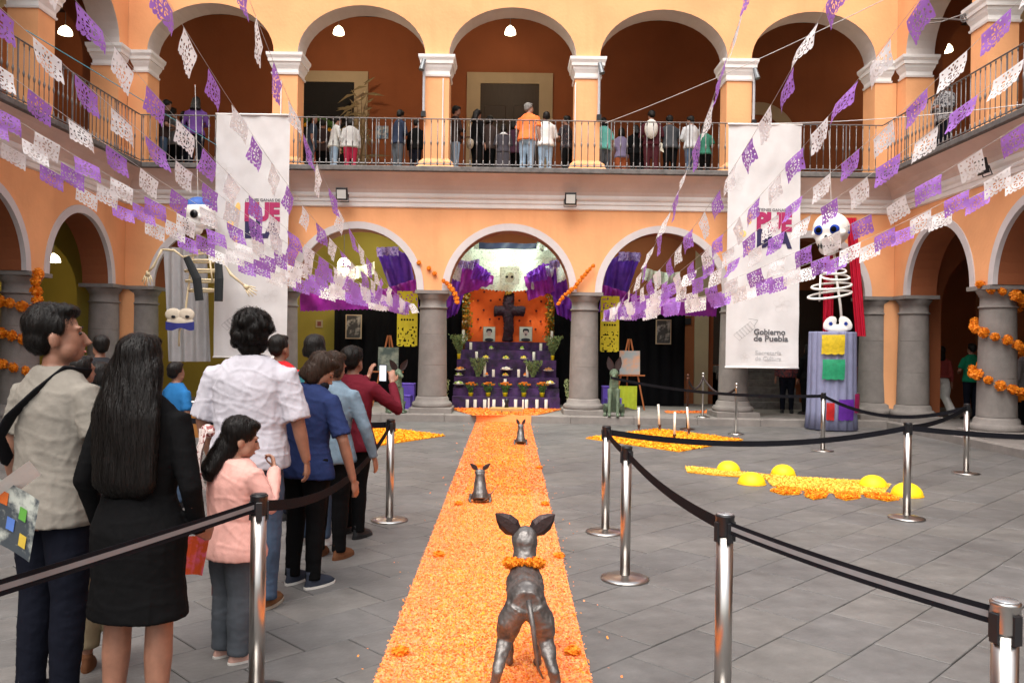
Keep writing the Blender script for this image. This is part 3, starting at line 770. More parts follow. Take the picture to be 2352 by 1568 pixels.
        ho = fuse('hair', q, hc, vox * (1.0 if fg else 1.0), t, 3, f)
        if fg and g('strands', 900):
            strands(ho, g('strands', 900), (0, -.1, -1), g('slen', .09) * h / 1.7, hc, seed=seed, wave=.006 if hst == 'shaggy' else .0035, lift=.016 if hst == 'shaggy' else .007)
    return t

def stroll(rz=0): return 0
BEND = [(-.155, .02, .635), (-.06, .15, .60), (.6, .5, .1), (0, 0, 1)]
CROSS_L = [(-.15, .03, .64), (-.04, .13, .64), (1, .2, .05), (0, -1, 0)]
CROSS_R = [(.15, .03, .64), (.04, .12, .66), (-1, .2, .05), (0, -1, 0)]
PHONE_R = [(.19, .06, .69), (.10, .20, .845), (-.1, .35, 1), (-.6, 1, 0)]
PHONE_L = [(-.17, .10, .68), (-.03, .22, .83), (.1, .3, 1), (.6, 1, 0)]

def gp(px, feet_y=None, Y=None, z=0.0):
    """standing point under photo column px, either from the feet line or a depth"""
    if Y is None: Y = (1.65 - z) * 1900 / (feet_y - (791 + .0145 * (px - 1176)))
    p = at(px, 1000, Y); return (p.x, Y, z)

# --- the queue on the left
NAVYJ = cloth('dark_jeans', (0.007, 0.008, 0.014)); JEANS = cloth('blue_jeans', (0.05, 0.075, 0.12), var=.3, vs=5)
LJ = cloth('light_jeans', (0.24, 0.32, 0.42), var=.25, vs=5); BLK = cloth('black', (0.0045, 0.0045, 0.005)); GRYJ = cloth('grey_jeans', (0.075, 0.085, 0.10), var=.2)
t = person((-2.02, 3.7, 0), math.radians(-22), 1.77, 'man in a grey t-shirt seen from behind, black bag strap across his back, looking right',
    dict(vox=.0085, top=cloth('grey_tee', (0.20, 0.182, 0.158)), bot=NAVYJ, yaw=math.radians(-42), pitch=.02, face=True, head=1.08, bw=1.0, hem=.465, sleeve=.42, fold=.009, hair='short', strands=2600, slen=.035,
         shoe=cloth('dark_shoe', (.02, .02, .022)), skin=SKIN, collar=True, arms=[None, [(.16, .0, .635), (.12, .12, .53), (-.2, 1, .1), (-1, 0, 0)]]))
# strap of his sling bag
h = 1.77; q = MB()
pts = [(.062, .045, .842), (.050, -.02, .852), (.020, -.068, .80), (-.04, -.092, .74), (-.10, -.080, .68), (-.132, -.03, .62), (-.13, .04, .58)]
q.tube([Vector(p) * h for p in pts], .030, 8, flat=.2, up=(0, -1, 0)); part('bag_strap', q, cloth('bag_black', (.012, .012, .014), .6), t, True)

t = person((-1.525, 3.45, 0), math.radians(-8), 1.66, 'woman with very long black hair in a short black dress, seen from behind',
    dict(vox=.0085, f=True, top=BLK, topname='dress', dress=.30, hem=.49, sleeve=1, fold=.006, hair='long', hairz=.60, hairw=1.2, yaw=0, bw=.90, hip=1.10, strands=4500, slen=.30, loose=1.05,
         arms=[[(-.145, -.01, .63), (-.14, .05, .50), (0, .5, -1), (1, 0, 0)], [(.138, -.01, .62), (.128, .05, .50), (.1, 1, -.25), (-1, 0, 0)]], shoe=M_black, skin=SKIN))
lf = thing('leaflet', gp(437, Y=3.62, z=.62), 'orange and pink folded leaflet held by the woman in black', 'leaflet')
part('sheet', MB().grid(lambda u, v: Vector((.10 * u - .04 + .03 * v, .02 * math.sin(u * 3), .17 * v)), 4, 4), mat('orange_leaflet', (.8, .12, .03), .4, col2=(.85, .15, .25), vs=14, coords='Object'), lf)

t = person((-1.60, 5.15, 0), math.radians(-6), 1.81, 'large man with shaggy black hair in a white short-sleeved shirt and jeans',
    dict(vox=.0095, top=cloth('white_shirt', (0.40, 0.385, 0.43), bump=.25), bot=JEANS, bw=1.17, hem=.475, sleeve=.58, loose=1.03, fold=.012, hair='shaggy', vol=1.10, strands=4200, slen=.11, pitch=-.22, legw=1.22, stance=.062, collar=True, head=1.06,
         arms=[[(-.17, .0, .625), (-.165, .05, .50), (0, .3, -1), (1, 0, 0)], [(.170, -.005, .625), (.188, .03, .495), (0, .25, -1), (-1, 0, 0), .6]], shoe=cloth('tan_shoe', (.16, .075, .035), .5), sole=cloth('pale_sole', (.35, .3, .24)), skin=SKIN))
q = MB(); R = [Vector((0.113 * 1.84 * math.cos(a), .080 * 1.84 * math.sin(a) - .01, .485 * 1.84)) for a in [k * PI / 12 for k in range(25)]]
q.tube(R, .018, 6, flat=.3, up=(0, 0, 1)); part('belt', q, cloth('brown_belt', (.05, .02, .012), .5), t, True)

t = person((-1.41, 4.30, 0), math.radians(-38), 1.21, 'little girl in a pink jacket, ribbon in her dark hair, hand at her mouth',
    dict(vox=.0075, f=True, top=cloth('pink_jacket', (0.60, 0.32, 0.28), .45), topname='jacket', bot=GRYJ, head=1.2, vol=1.08, yaw=math.radians(-30), pitch=-.30, face=True, bw=1.2, hem=.44, sleeve=1, loose=1.10, fold=.008, hair='long', hairhead=1, hairz=.775, hairw=.72,
         strands=2600, slen=.16, legw=1.35, shoe=cloth('pink_shoe', (.5, .3, .25)), sole=cloth('white_sole', (.6, .58, .55)), skin=SKIN2, hip=1.1,
         arms=[[(-.16, .02, .63), (-.13, .08, .52), (.2, .6, -.6), (1, 0, 0)], [(.175, .05, .66), (.075, .145, .80), (-.45, .1, .75), (-.5, -.8, 0), 1.0]]))
# scarf ribbon in her hair, little wrist bag
h = 1.21; q = MB()
for k in range(3):
    o = (k - 1) * .02
    q.grid(lambda u, v: Vector((-.03 + o + .05 * (v - .5) + .02 * math.sin(u * 5 + k), -.165 - .02 * math.sin(u * 3.1) - .008 * k, 1.20 - .30 * u)), 8, 3)
q.ell((-.02, -.15, 1.19), (.05, .03, .035))
part('ribbon', q, mat('patterned_ribbon', (.62, .52, .5), .6, col2=(.22, .05, .05), vs=38, thr=(.52, .56)), t, True)
q = MB(); q.tube([(-.19, .08, .63), (-.215, .075, .52), (-.20, .09, .50)], .003, 6); q.bbox(-.25, -.20, .03, .15, .27, .50, .012, None); part('wrist_bag', q, cloth('maroon_leather', (.10, .018, .018), .4), t)

t = person((-1.36, 5.62, 0), math.radians(-30), 1.585, 'woman in a navy t-shirt and black trousers looking down, dark face mask',
    dict(vox=.0095, f=True, top=cloth('navy_tee', (0.018, 0.028, 0.085)), bot=BLK, bw=1.06, hip=1.15, lean=.08, yaw=-.95, pitch=-.62, hem=.455, sleeve=.55, hair='bob', hairm=HAIRB, vol=1.07, strands=2600, slen=.11, face=True, fold=.008,
         shoe=cloth('navy_shoe', (.03, .035, .05)), sole=cloth('white_sole', (.6, .58, .55)), legw=.95,
         arms=[[(-.16, .03, .63), (-.14, .12, .52), (.2, .7, -.5), (1, 0, 0)], [(.175, .02, .62), (.185, .09, .455), (.0, .35, -1), (-1, 0, 0), .4]]))
h = 1.585
HMq = Matrix.Translation((0, 0, .52 * h)) @ rot3(0, -.08) @ Matrix.Translation((0, 0, -.52 * h)) @ Matrix.Translation((0, -.005 * h, .86 * h)) @ rot3(-.95, -.62) @ Matrix.Translation((0, 0, -.014 * h)) @ Matrix.Translation((0, .005 * h, -.86 * h))
def mask(t, h, M, m):
    part('face_mask', MB().ell((0, .036 * h, .900 * h), (.034 * h, .029 * h, .025 * h), M=M, n=14, m=10), m, t, True)
mask(t, h, HMq, cloth('mask_black', (.012, .012, .016)))

t = person((-1.35, 6.35, 0), math.radians(-18), 1.57, 'person in a pale denim shirt with bowed head, just right of the navy t-shirt',
    dict(vox=.011, f=True, top=cloth('denim', (0.13, 0.18, 0.23), var=.2), bot=BLK, bw=1.05, yaw=-.3, pitch=-.25, hem=.46, sleeve=1, hair='bob', hairm=HAIRB, hairz=.885, strands=1200, slen=.07,
         shoe=cloth('brown_boot', (.14, .06, .03)), arms=[None, [(.17, .02, .63), (.19, .08, .48), (.05, .4, -1), (-1, 0, 0), .4]]))
t = person((-1.32, 7.05, 0), math.radians(-20), 1.60, 'woman in a dark red sweater holding up a phone at the head of the queue',
    dict(vox=.011, f=True, top=cloth('dark_red', (0.10, 0.010, 0.018)), topname='sweater', bot=BLK, bw=1.08, hip=1.12, yaw=-.1, hem=.455, sleeve=1, hair='short', vol=1.12, strands=1400, slen=.05, shoe=M_black, legs=[((-.055, .03, .285), (-.06, .05, .045)), ((.05, -.01, .285), (.06, -.03, .045))],
         arms=[PHONE_L, [(.215, .10, .665), (.125, .20, .80), (-.25, .35, 1), (-.6, 1, 0)]]))
ph = thing('phone', (-1.12, 7.42, 1.37), 'phone with a pale screen held up by the woman in dark red', 'phone', None, -.35)
part('case', MB().bbox(-.037, .037, -.006, .004, -.07, .085, .002), M_black, ph); part('screen', MB().box(-.033, .033, -.0085, -.007, -.062, .077), mat('phone_screen', (.5, .55, .6), .2, emit=(.7, .8, .95), es=.4), ph)
t = person(gp(640, Y=7.7), math.radians(-15), 1.70, 'man with cropped dark hair and a red top behind the man in white', dict(vox=.013, top=cloth('red', (0.45, 0.02, 0.025)), bot=NAVYJ, yaw=-.2, hair='short', strands=0, sleeve=1))
t = person(gp(722, Y=6.75), math.radians(-5), 1.70, 'dark-haired person in jeans half hidden behind the woman in navy', dict(vox=.013, f=True, top=cloth('teal', (0.03, 0.12, 0.14)), bot=JEANS, hair='bob', hairz=.90, strands=0, sleeve=1, bw=.9, shoe=cloth('white_shoe', (.6, .6, .6))))
t = person(gp(243, Y=4.15), math.radians(10), 1.14, 'child in khaki trousers and brown shoes hidden behind the couple in front', dict(vox=.012, top=cloth('dark_grey', (0.05, 0.05, 0.055)), bot=cloth('khaki', (.24, .19, .12)), cut=.75, legw=1.4, head=1.15, strands=0, shoe=cloth('brown_boot', (.14, .06, .03))))
# cropped visitor at the left edge holding a programme
t = person((-2.30, 2.62, 0), math.radians(-70), 1.62, 'visitor in black cut off by the left edge, hand holding a programme', dict(vox=.009, f=True, top=BLK, bot=NAVYJ, sleeve=1, strands=0, arms=[[(-.15, .05, .66), (-.02, .24, .635), (.3, 1, .1), (0, 0, 1), .7], [(.14, .06, .66), (.05, .245, .64), (0, 1, .1), (0, 0, 1), .7]]))
pr = thing('programme', at(38, 1165, 2.55), 'glossy printed programme held at the left edge', 'leaflet', None, -.2)
part('cover', MB().grid(lambda u, v: Vector((-.09 + .17 * u - .06 * v, .03 * v + .01 * math.sin(u * 3), .06 - .20 * v - .07 * (u - .5))), 6, 6), mat('programme_print', (.42, .44, .40), .3, col2=(.05, .06, .07), vs=13, thr=(.42, .58)), pr)
for k, (u0, v0, cc) in enumerate([(.2, .15, (.55, .12, .02)), (.62, .25, (.10, .30, .05)), (.4, .5, (.08, .16, .45)), (.7, .65, (.5, .35, .05))]):
    part('print_block', MB().grid(lambda u, v: Vector((-.09 + .17 * (u0 + .16 * u) - .06 * (v0 + .2 * v), .03 * (v0 + .2 * v) + .01 * math.sin((u0 + .16 * u) * 3) - .003, .06 - .20 * (v0 + .2 * v) - .07 * (u0 + .16 * u - .5))), 3, 3), mat('ink_%d' % k, cc, .3), pr)
part('page', MB().grid(lambda u, v: Vector((-.09 + .15 * u, -.02 + .05 * v, .05 + .03 * v + .10 * u - .08 * v)), 4, 4), mat('page_paper', (.6, .6, .58), .4), pr)

# --- visitors under and near the left arcade
bgp = 'visitors in the background of the courtyard'
P = lambda *a, **k: person(*a, **k)
t = P(gp(185, Y=5.9), math.radians(25), 1.52, 'person in a grey-brown long-sleeved top behind the man in grey', dict(vox=.013, top=cloth('taupe', (0.15, 0.13, 0.125)), bot=BLK, hair='short', yaw=-.9, sleeve=1, strands=0), bgp)
t = P(gp(228, Y=9.0, z=0), .3, 1.70, 'person in black beside the left column', dict(vox=.018, top=cloth('charcoal', (0.03, 0.03, 0.034)), bot=BLK, yaw=.5, arms=[None, PHONE_R]), bgp)
t = P(gp(232, Y=7.4, z=0), -.4, 1.45, 'child in a pale blue top behind the man in grey', dict(vox=.018, top=cloth('pale_blue', (0.22, 0.32, 0.38)), bot=JEANS, hair='bob', f=True), bgp)
t = P(gp(303, Y=8.0, z=0), .5, 1.62, 'person in a black t-shirt left of the long-haired woman', dict(vox=.018, top=BLK, bot=NAVYJ, hair='short'), bgp)
t = P(gp(404, Y=8.2, z=0), -.6, 1.44, 'person in a bright blue t-shirt behind the long-haired woman', dict(vox=.018, top=cloth('bright_blue', (0.02, 0.12, 0.30)), bot=JEANS, hair='short'), bgp)
t = P(gp(262, Y=7.6, z=0), -.6, 1.30, 'child in a red top beside the person in black', dict(vox=.018, top=cloth('red', (0.45, 0.02, 0.025)), bot=BLK, hair='short'), bgp)
# --- right arcade
t = P(gp(1806, Y=19.3, z=.15), PI * .9, 1.68, 'person in a dark plaid shirt and jeans under the right banner', dict(vox=.02, top=mat('plaid', (.16, .03, .03), .9, col2=(.02, .02, .03), vs=30), bot=NAVYJ, sleeve=1), bgp)
t = P(gp(1852, Y=19.0, z=.15), .4, 1.62, 'person all in black beside the blue draped pedestal', dict(vox=.02, top=BLK, bot=BLK, sleeve=1, hair='bob', f=True), bgp)
t = P(gp(2158, Y=18.6, z=.15), -.3, 1.60, 'woman in a brick red sweater and wide white trousers under the right arcade', dict(vox=.018, f=True, top=cloth('brick', (0.24, 0.045, 0.04)), topname='sweater', hem=.56, bot=cloth('white_trousers', (.62, .60, .58)), legw=1.35, bell=1.3, sleeve=1, hair='bob', hairz=.80, vol=1.25, legs=[((-.055, .02, .285), (-.07, .05, .045)), ((.06, -.03, .285), (.14, -.12, .07))]), bgp)
t = P(gp(2228, Y=18.2, z=.15), .2, 1.68, 'man in a green t-shirt and dark jeans left of the garlanded column', dict(vox=.018, top=cloth('green', (0.01, 0.16, 0.08)), bot=NAVYJ, hair='short', arms=[BEND, None]), bgp)
t = P((9.6, 15.4, .15), .6, 1.66, 'person in a grey jacket and black trousers right of the garlanded column', dict(vox=.018, top=cloth('mid_grey', (0.13, 0.12, 0.12)), bot=BLK, sleeve=1), bgp)

# --- visitors on the balcony: (photo x, head-top y, depth, heading, height, label, look)
ub = 'visitors on the upper gallery'
def pale(n, c, **k): return cloth(n, c, **k)
BALC = [
 (335, 215, 19.0, -.9, 'in dark clothes half hidden by the left corner pier', dict(top=BLK, bot=NAVYJ, arms=[BEND, None])),
 (376, 215, 18.9, -1.2, 'man with folded arms in a dark t-shirt and jeans in the left upper arch', dict(top=cloth('dark_brown', (.035, .022, .02)), bot=JEANS, arms=[CROSS_L, CROSS_R])),
 (450, 202, 18.6, .2, 'woman in a purple top and dark trousers in the left upper arch', dict(f=True, bw=.97, top=cloth('violet', (.11, .05, .20)), bot=NAVYJ, sleeve=1, hair='long', hairz=.80)),
 (398, 228, 19.6, -.6, 'person in a grey jacket behind the man with folded arms', dict(top=cloth('mid_grey', (.13, .12, .12)), bot=BLK, sleeve=1)),
 (424, 222, 19.9, .7, 'person in a black top deep in the left upper arch', dict(f=True, top=BLK, bot=NAVYJ, sleeve=1, hair='bob')),
 (742, 272, 19.6, .4, 'person in a brown jacket behind the pale vest', dict(top=cloth('dark_brown', (.035, .022, .02)), bot=BLK, sleeve=1)),
 (1180, 275, 19.6, -.4, 'person in plum behind the orange polo shirt', dict(f=True, top=cloth('plum', (.07, .03, .05)), bot=BLK, sleeve=1, hair='bob')),
 (1478, 282, 19.7, .3, 'person in olive deep behind the white backpack', dict(top=cloth('olive_top', (.08, .07, .03)), bot=NAVYJ, sleeve=1)),
 (716, 262, 18.9, -1.3, 'man in a slate blue shirt beside the left banner', dict(top=cloth('slate', (.04, .055, .08)), bot=JEANS, arms=[BEND, None])),
 (768, 265, 18.9, -1.1, 'person in a pale vest with navy sleeves and light jeans', dict(top=cloth('vest_white', (.5, .5, .48)), bot=LJ, sleeve=1)),
 (806, 268, 18.7, .3, 'person in a pale grey hoodie and red trousers', dict(f=True, top=cloth('pale_grey', (.42, .41, .40)), bot=cloth('red_trousers', (.30, .02, .05)), sleeve=1, hair='bob')),
 (915, 250, 18.8, -.9, 'man in a navy jacket and grey trousers alone left of the pillar', dict(top=cloth('navy_jacket', (.022, .03, .055)), bot=GRYJ, sleeve=1)),
 (955, 272, 18.9, -.4, 'person in a black jacket half hidden by the pillar', dict(top=BLK, bot=NAVYJ, sleeve=1, arms=[None, BEND and None])),
 (1046, 242, 18.8, -1.2, 'man in a black jacket and pale jeans left of the middle door', dict(top=cloth('dark_brown', (.035, .022, .02)), bot=LJ, sleeve=1)),
 (1097, 250, 18.8, -1.0, 'woman in black with a beige shoulder bag in the middle upper arch', dict(f=True, top=BLK, bot=BLK, sleeve=1, hair='long', hairz=.82, bag=1)),
 (1122, 262, 19.3, -.5, 'person in a dark brown coat before the middle door', dict(f=True, top=cloth('brown_coat', (.06, .04, .035)), bot=BLK, sleeve=1, hair='bob')),
 (1157, 285, 18.9, .1, 'person in a dark grey dress with a white collar', dict(f=True, top=cloth('grey_dress', (.055, .05, .06)), bot=cloth('grey_dress', (.055, .05, .06)), skirt=.2, sleeve=1, hair='bob', white_collar=1)),
 (1212, 233, 18.6, -.5, 'grey-haired man in an orange polo shirt and jeans leaning on the rail', dict(top=cloth('orange_polo', (.80, .20, .06)), bot=LJ, hair='short', hairm=HAIRG, bw=1.12, lean=.12, skin=SKIN2, arms=[[(-.17, .02, .64), (-.10, .14, .56), (0, 1, -.1), (0, 0, -1)], None])),
 (1254, 256, 18.6, .1, 'person in a white t-shirt and pale jeans seen from behind', dict(top=cloth('white_tee', (.66, .65, .64)), bot=LJ, hair='bob', hairz=.9, bw=1.1, sleeve=.7)),
 (1302, 265, 18.9, .9, 'person in a black floral shirt beside the pillar', dict(top=mat('floral', (.015, .015, .02), .9, col2=(.2, .1, .09), vs=40, thr=(.58, .62)), bot=BLK, arms=[CROSS_L, CROSS_R])),
 (1388, 268, 18.8, .5, 'person in a turquoise shirt right of the pillar', dict(f=True, top=cloth('turquoise', (.14, .45, .40)), bot=GRYJ, bw=1.1, hair='bob')),
 (1428, 292, 19.5, .2, 'short person in lilac and orange behind the rail', dict(f=True, top=cloth('lilac', (.30, .25, .40)), bot=cloth('rust', (.45, .12, .05)), hair='bob')),
 (1462, 285, 19.0, .2, 'person in a black coat left of the white backpack', dict(f=True, top=BLK, bot=BLK, sleeve=1, hair='long', hairz=.85)),
 (1497, 250, 18.7, -.2, 'person in maroon carrying a white backpack', dict(top=cloth('maroon', (.06, .015, .02)), bot=cloth('maroon', (.06, .015, .02)), sleeve=1, backpack=1)),
 (1540, 262, 18.8, .15, 'man in a charcoal t-shirt holding a pale paper', dict(top=cloth('charcoal_tee', (.05, .052, .058)), bot=BLK, paper=1, bw=1.08)),
 (1588, 265, 18.6, .5, 'person in a light grey hoodie and jeans near the right banner', dict(top=cloth('hoodie_grey', (.45, .46, .48)), bot=JEANS, sleeve=1, hair='short', bw=1.1)),
 (1618, 285, 18.9, -.3, 'person in a green shirt and black trousers beside the right banner', dict(f=True, top=cloth('sea_green', (.05, .20, .14)), bot=BLK, hair='bob')),
]
for (px, hy, Y, rz, lb, c) in BALC:
    z = ZG + .006; hz = at(px, hy, Y).z - z
    c.setdefault('vox', .019); c.setdefault('lean', rnd.uniform(0, .13)); c.setdefault('yaw', rnd.uniform(-.7, .7)); c.setdefault('pitch', rnd.uniform(-.35, .05)); c.setdefault('arms', rnd.choice([None, [BEND, CROSS_R], [None, CROSS_R], [BEND, None], [CROSS_L, CROSS_R]]))
    lb = lb if lb.split()[0] in ('man', 'woman', 'person', 'short', 'grey-haired') else 'person ' + lb
    p = at(px, hy, Y); t = P((p.x, Y, z), rz, max(1.35, min(1.8, hz)), lb, c, ub); H = max(1.35, min(1.8, hz))
    if c.get('backpack'): part('backpack', MB().ell((0, -.19, .70 * H), (.15, .10, .22), n=14, m=10), cloth('cream_bag', (.55, .52, .48)), t, True)
    if c.get('bag'): part('shoulder_bag', MB().ell((-.02, -.17, .50 * H), (.13, .06, .12), n=14, m=10), cloth('beige_bag', (.30, .25, .19)), t, True)
    if c.get('white_collar'): part('collar', MB().loft([(0, 0, .80 * H, .12, .10), (0, 0, .845 * H, .05, .045)], 12), cloth('white_tee', (.66, .65, .64)), t, True)
    if c.get('paper'): part('paper', MB().grid(lambda u, v: Vector((-.30 + .2 * u, -.05 + .03 * v, .48 * H + .2 * v - .1 * u)), 2, 2), mat('cream_paper', (.55, .5, .4), .6), t)
t = P((-10.0, 16.9, ZG), -1.2, 1.60, 'person in a grey plaid jumper behind the left wing railing', dict(vox=.02, top=mat('grey_plaid', (.28, .25, .23), .9, col2=(.14, .12, .11), vs=25), bot=GRYJ, sleeve=1), ub)
t = P((8.55, 16.35, ZG), 1.9, 1.68, 'person in a black and white striped top behind the right wing railing', dict(vox=.02, top=mat('bw_plaid', (.03, .03, .04), .9, col2=(.35, .35, .36), vs=30), bot=NAVYJ, sleeve=1, arms=[CROSS_L, CROSS_R]), ub)
t = P((8.6, 13.3, ZG), 1.6, 1.66, 'person in dark clothes at the right edge of the upper gallery', dict(vox=.02, top=BLK, bot=NAVYJ, sleeve=1), ub)
# ------------------------------------------------------------ stanchions and belts
def stanchion(px, Y, label, H=.94, z=0):
    p = at(px, 1000, Y); t = thing('stanchion', (p.x, Y, z), label, 'stanchion', 'steel belt stanchions')
    part('base', MB().lathe([(.168, 0), (.172, .006), (.170, .014), (.12, .022), (.05, .030), (.04, .036)], n=36), M_steel, t, True)
    part('pole', MB().lathe([(.036, .03), (.036, H - .085)], n=28, cap=False), M_steel, t, True)
    part('head', MB().lathe([(.0385, H - .09), (.0395, H - .085), (.0395, H - .012), (.041, H - .010), (.041, H - .003), (.037, H)], n=28), M_black if px != 2315 else M_steel, t, True)
    part('cap', MB().lathe([(.036, H + .0005), (.034, H + .004)], n=28), mat('cap_grey', (.35, .35, .36), .25, .6) if px > 1500 and Y < 4 else M_black, t, True)
    for a in range(4):
        c, s = math.cos(a * PI / 2), math.sin(a * PI / 2)
        part('clip', MB().bbox(-.014, .014, .036, .044, H - .115, H - .03, .003, Matrix.Rotation(a * PI / 2 + .3, 4, 'Z')), M_black, t)
    return Vector((p.x, Y, z + H - .05))
ST = {}
for k, px, Y, lb in [('a', 597, 3.83, 'steel stanchion in front of the girl in pink, nearest on the left'), ('b', 897, 7.68, 'steel stanchion beside the woman in dark red'),
                     ('c', 1440, 5.86, 'steel stanchion with its whole base in view right of the petal path'), ('d', 1393, 7.32, 'steel stanchion just behind another one right of the petal path'),
                     ('e', 1668, 3.53, 'tall near stanchion where two belts meet, base out of frame'), ('f', 2315, 2.36, 'stanchion cut off by the bottom right corner'),
                     ('g', 2085, 8.12, 'steel stanchion in front of the rightmost yellow dome'), ('h', 1890, 13.4, 'steel stanchion in front of the blue draped pedestal'),
                     ('i', 2220, 11.15, 'steel stanchion left of the garlanded right column')]:
    ST[k] = stanchion(px, Y, lb)
offL = Vector((-1.75, 1.9, .89)); offR = Vector((8.2, 9.0, .89)); offL2 = Vector((-3.2, 7.9, .89))
def belt(a, b, sag, label, stripe=False):
    a, b = Vector(a), Vector(b); d = (b - a); n = 24; hh = .0265
    side = Vector((-d.y, d.x, 0)).normalized() * .0012
    def row(z0, z1, off):
        R = []
        for k in range(n + 1):
            t = k / n; p = a.lerp(b, t) - Vector((0, 0, 4 * sag * t * (1 - t)))
            R.append([p + Vector((0, 0, z0)) + side * off, p + Vector((0, 0, z1)) + side * off, p + Vector((0, 0, z1)) - side * off, p + Vector((0, 0, z0)) - side * off])
        return R
    m = (a + b) / 2; t = thing('belt', (m.x, m.y, a.z - sag), label, 'barrier belt', 'retractable belts between the stanchions')
    wpart('webbing', MB().rings(row(-hh, hh, 1)), M_belt, t)
    if stripe: wpart('stripe', MB().rings(row(-hh * .36, hh * .36, 1.6)), M_beltgrey, t)
belt(offL, ST['a'], .01, 'grey striped belt running off the left edge in front of the queue', True)
belt(ST['a'], ST['b'], .20, 'sagging belt between the two left stanchions beside the queue')
belt(ST['b'], offL2, .03, 'belt behind the woman in dark red at the head of the queue')
belt(ST['d'], ST['c'], .02, 'short belt between the pair of stanchions right of the path')
belt(ST['c'], ST['e'], .045, 'dark belt sloping down towards the near right stanchion')
belt(ST['e'], ST['f'], .015, 'grey striped belt running to the bottom right corner', True)
belt(ST['d'], ST['g'], .13, 'long sagging belt behind the yellow domes')
belt(ST['g'], ST['i'], .05, 'black belt between the two right stanchions')
belt(ST['h'], ST['i'], .22, 'thin dark belt in front of the right arcade')
belt(ST['g'], offR, .12, 'dark belt running off the right edge')
belt(ST['h'], (ST['h'].x - 3.0, 17.0, 1.0), .12, 'dark belt left of the blue draped pedestal')
# rope posts beside the right petal diamond
def ropepost(px, Y, z, H, label, m):
    p = at(px, 1000, Y); t = thing('rope_post', (p.x, Y, z), label, 'rope post', 'chrome rope posts')
    part('base', MB().lathe([(.15, 0), (.155, .01), (.10, .025), (.03, .045)], n=28), m, t, True)
    part('pole', MB().lathe([(.022, .04), (.022, H - .12), (.03, H - .11), (.03, H - .06), (.02, H - .05)], n=16), m, t, True)
    part('finial', MB().ell((0, 0, H - .02), (.032, .032, .034)), m, t, True)
    return Vector((p.x, Y, z + H - .09))
M_bronze = mat('dark_bronze', (.10, .05, .035), .35, .7)
r1 = ropepost(1578, 16.6, 0.0, 1.10, 'dark rope post with a brass knob near the easel', M_bronze)
r2 = ropepost(1613, 17.75, .15, .95, 'chrome rope post on the step near the right banner', M_steel)
r3 = ropepost(1690, 15.8, 0, .97, 'chrome rope post in front of the right banner', M_steel)
for a, b, lb in [(r1, r2, 'dark rope between the bronze post and the chrome post'), (r2, r3, 'dark rope slung between the two chrome posts')]:
    mb = MB(); mb.tube([a.lerp(b, t / 12) - Vector((0, 0, 4 * .22 * t / 12 * (1 - t / 12))) for t in range(13)], .022, 8)
    single('rope', mb, mat('rope_velvet', (.03, .018, .018), .7), (a + b) / 2, lb, 'rope', 'ropes between the rope posts', True)

# crowd barrier behind the man in white
p = at(445, 950, 9.3); t = thing('crowd_barrier', (p.x, 9.3, 0), 'steel crowd barrier with a wooden board behind the man in white', 'barrier')
for k in range(2): part('foot', MB().tube([(-.5 + k, -.25, .02), (-.5 + k, .25, .02)], .018, 6), M_steel, t, True)
part('frame', MB().tube([(-.6, 0, .05), (-.6, 0, .95), (.6, 0, .95), (.6, 0, .05), (-.6, 0, .05)], .019, 8), M_steel, t, True)
for k in range(8): part('bar', MB().tube([(-.5 + k * .143, 0, .12), (-.5 + k * .143, 0, .60)], .008, 6), M_steel, t, True)
part('board', MB().box(-.58, .58, .03, .05, .55, .92), cloth('tan_board', (.30, .13, .04)), t)

# ------------------------------------------------------------ petals
PET = [mat('petal_orange', (.88, .22, .045), .7, var=.2, trans=.2), mat('petal_gold', (.90, .29, .035), .7, var=.2, trans=.2), mat('petal_pink', (.90, .29, .13), .7, var=.2, trans=.2), mat('petal_yellow', (.90, .35, .025), .7, var=.2, trans=.2)]
PBED = mat('petal_bed', (.85, .30, .10), .9, col2=(.92, .42, .13), vs=70, thr=(.35, .65), bump=.8, bs=120)
YBED = mat('yellow_petal_bed', (.80, .33, .01), .9, col2=(.9, .45, .015), vs=40, thr=(.35, .65), bump=.8, bs=120)
PETY = [mat('petal_deep_orange', (.90, .22, .008), .7, var=.2, trans=.2), mat('petal_amber', (.93, .36, .008), .7, var=.2, trans=.2), PET[2], mat('petal_bright_yellow', (.93, .50, .015), .7, var=.15, trans=.2)]
PETC = [PETY[0], mat('petal_soft_yellow', (.93, .52, .05), .7, var=.15, trans=.2), PET[2], mat('petal_pale_yellow', (.93, .60, .09), .7, var=.12, trans=.2)]
def inside(poly, x, y):
    c = False; n = len(poly)
    for i in range(n):
        (x1, y1), (x2, y2) = poly[i], poly[(i + 1) % n]
        if (y1 > y) != (y2 > y) and x < (x2 - x1) * (y - y1) / (y2 - y1) + x1: c = not c
    return c
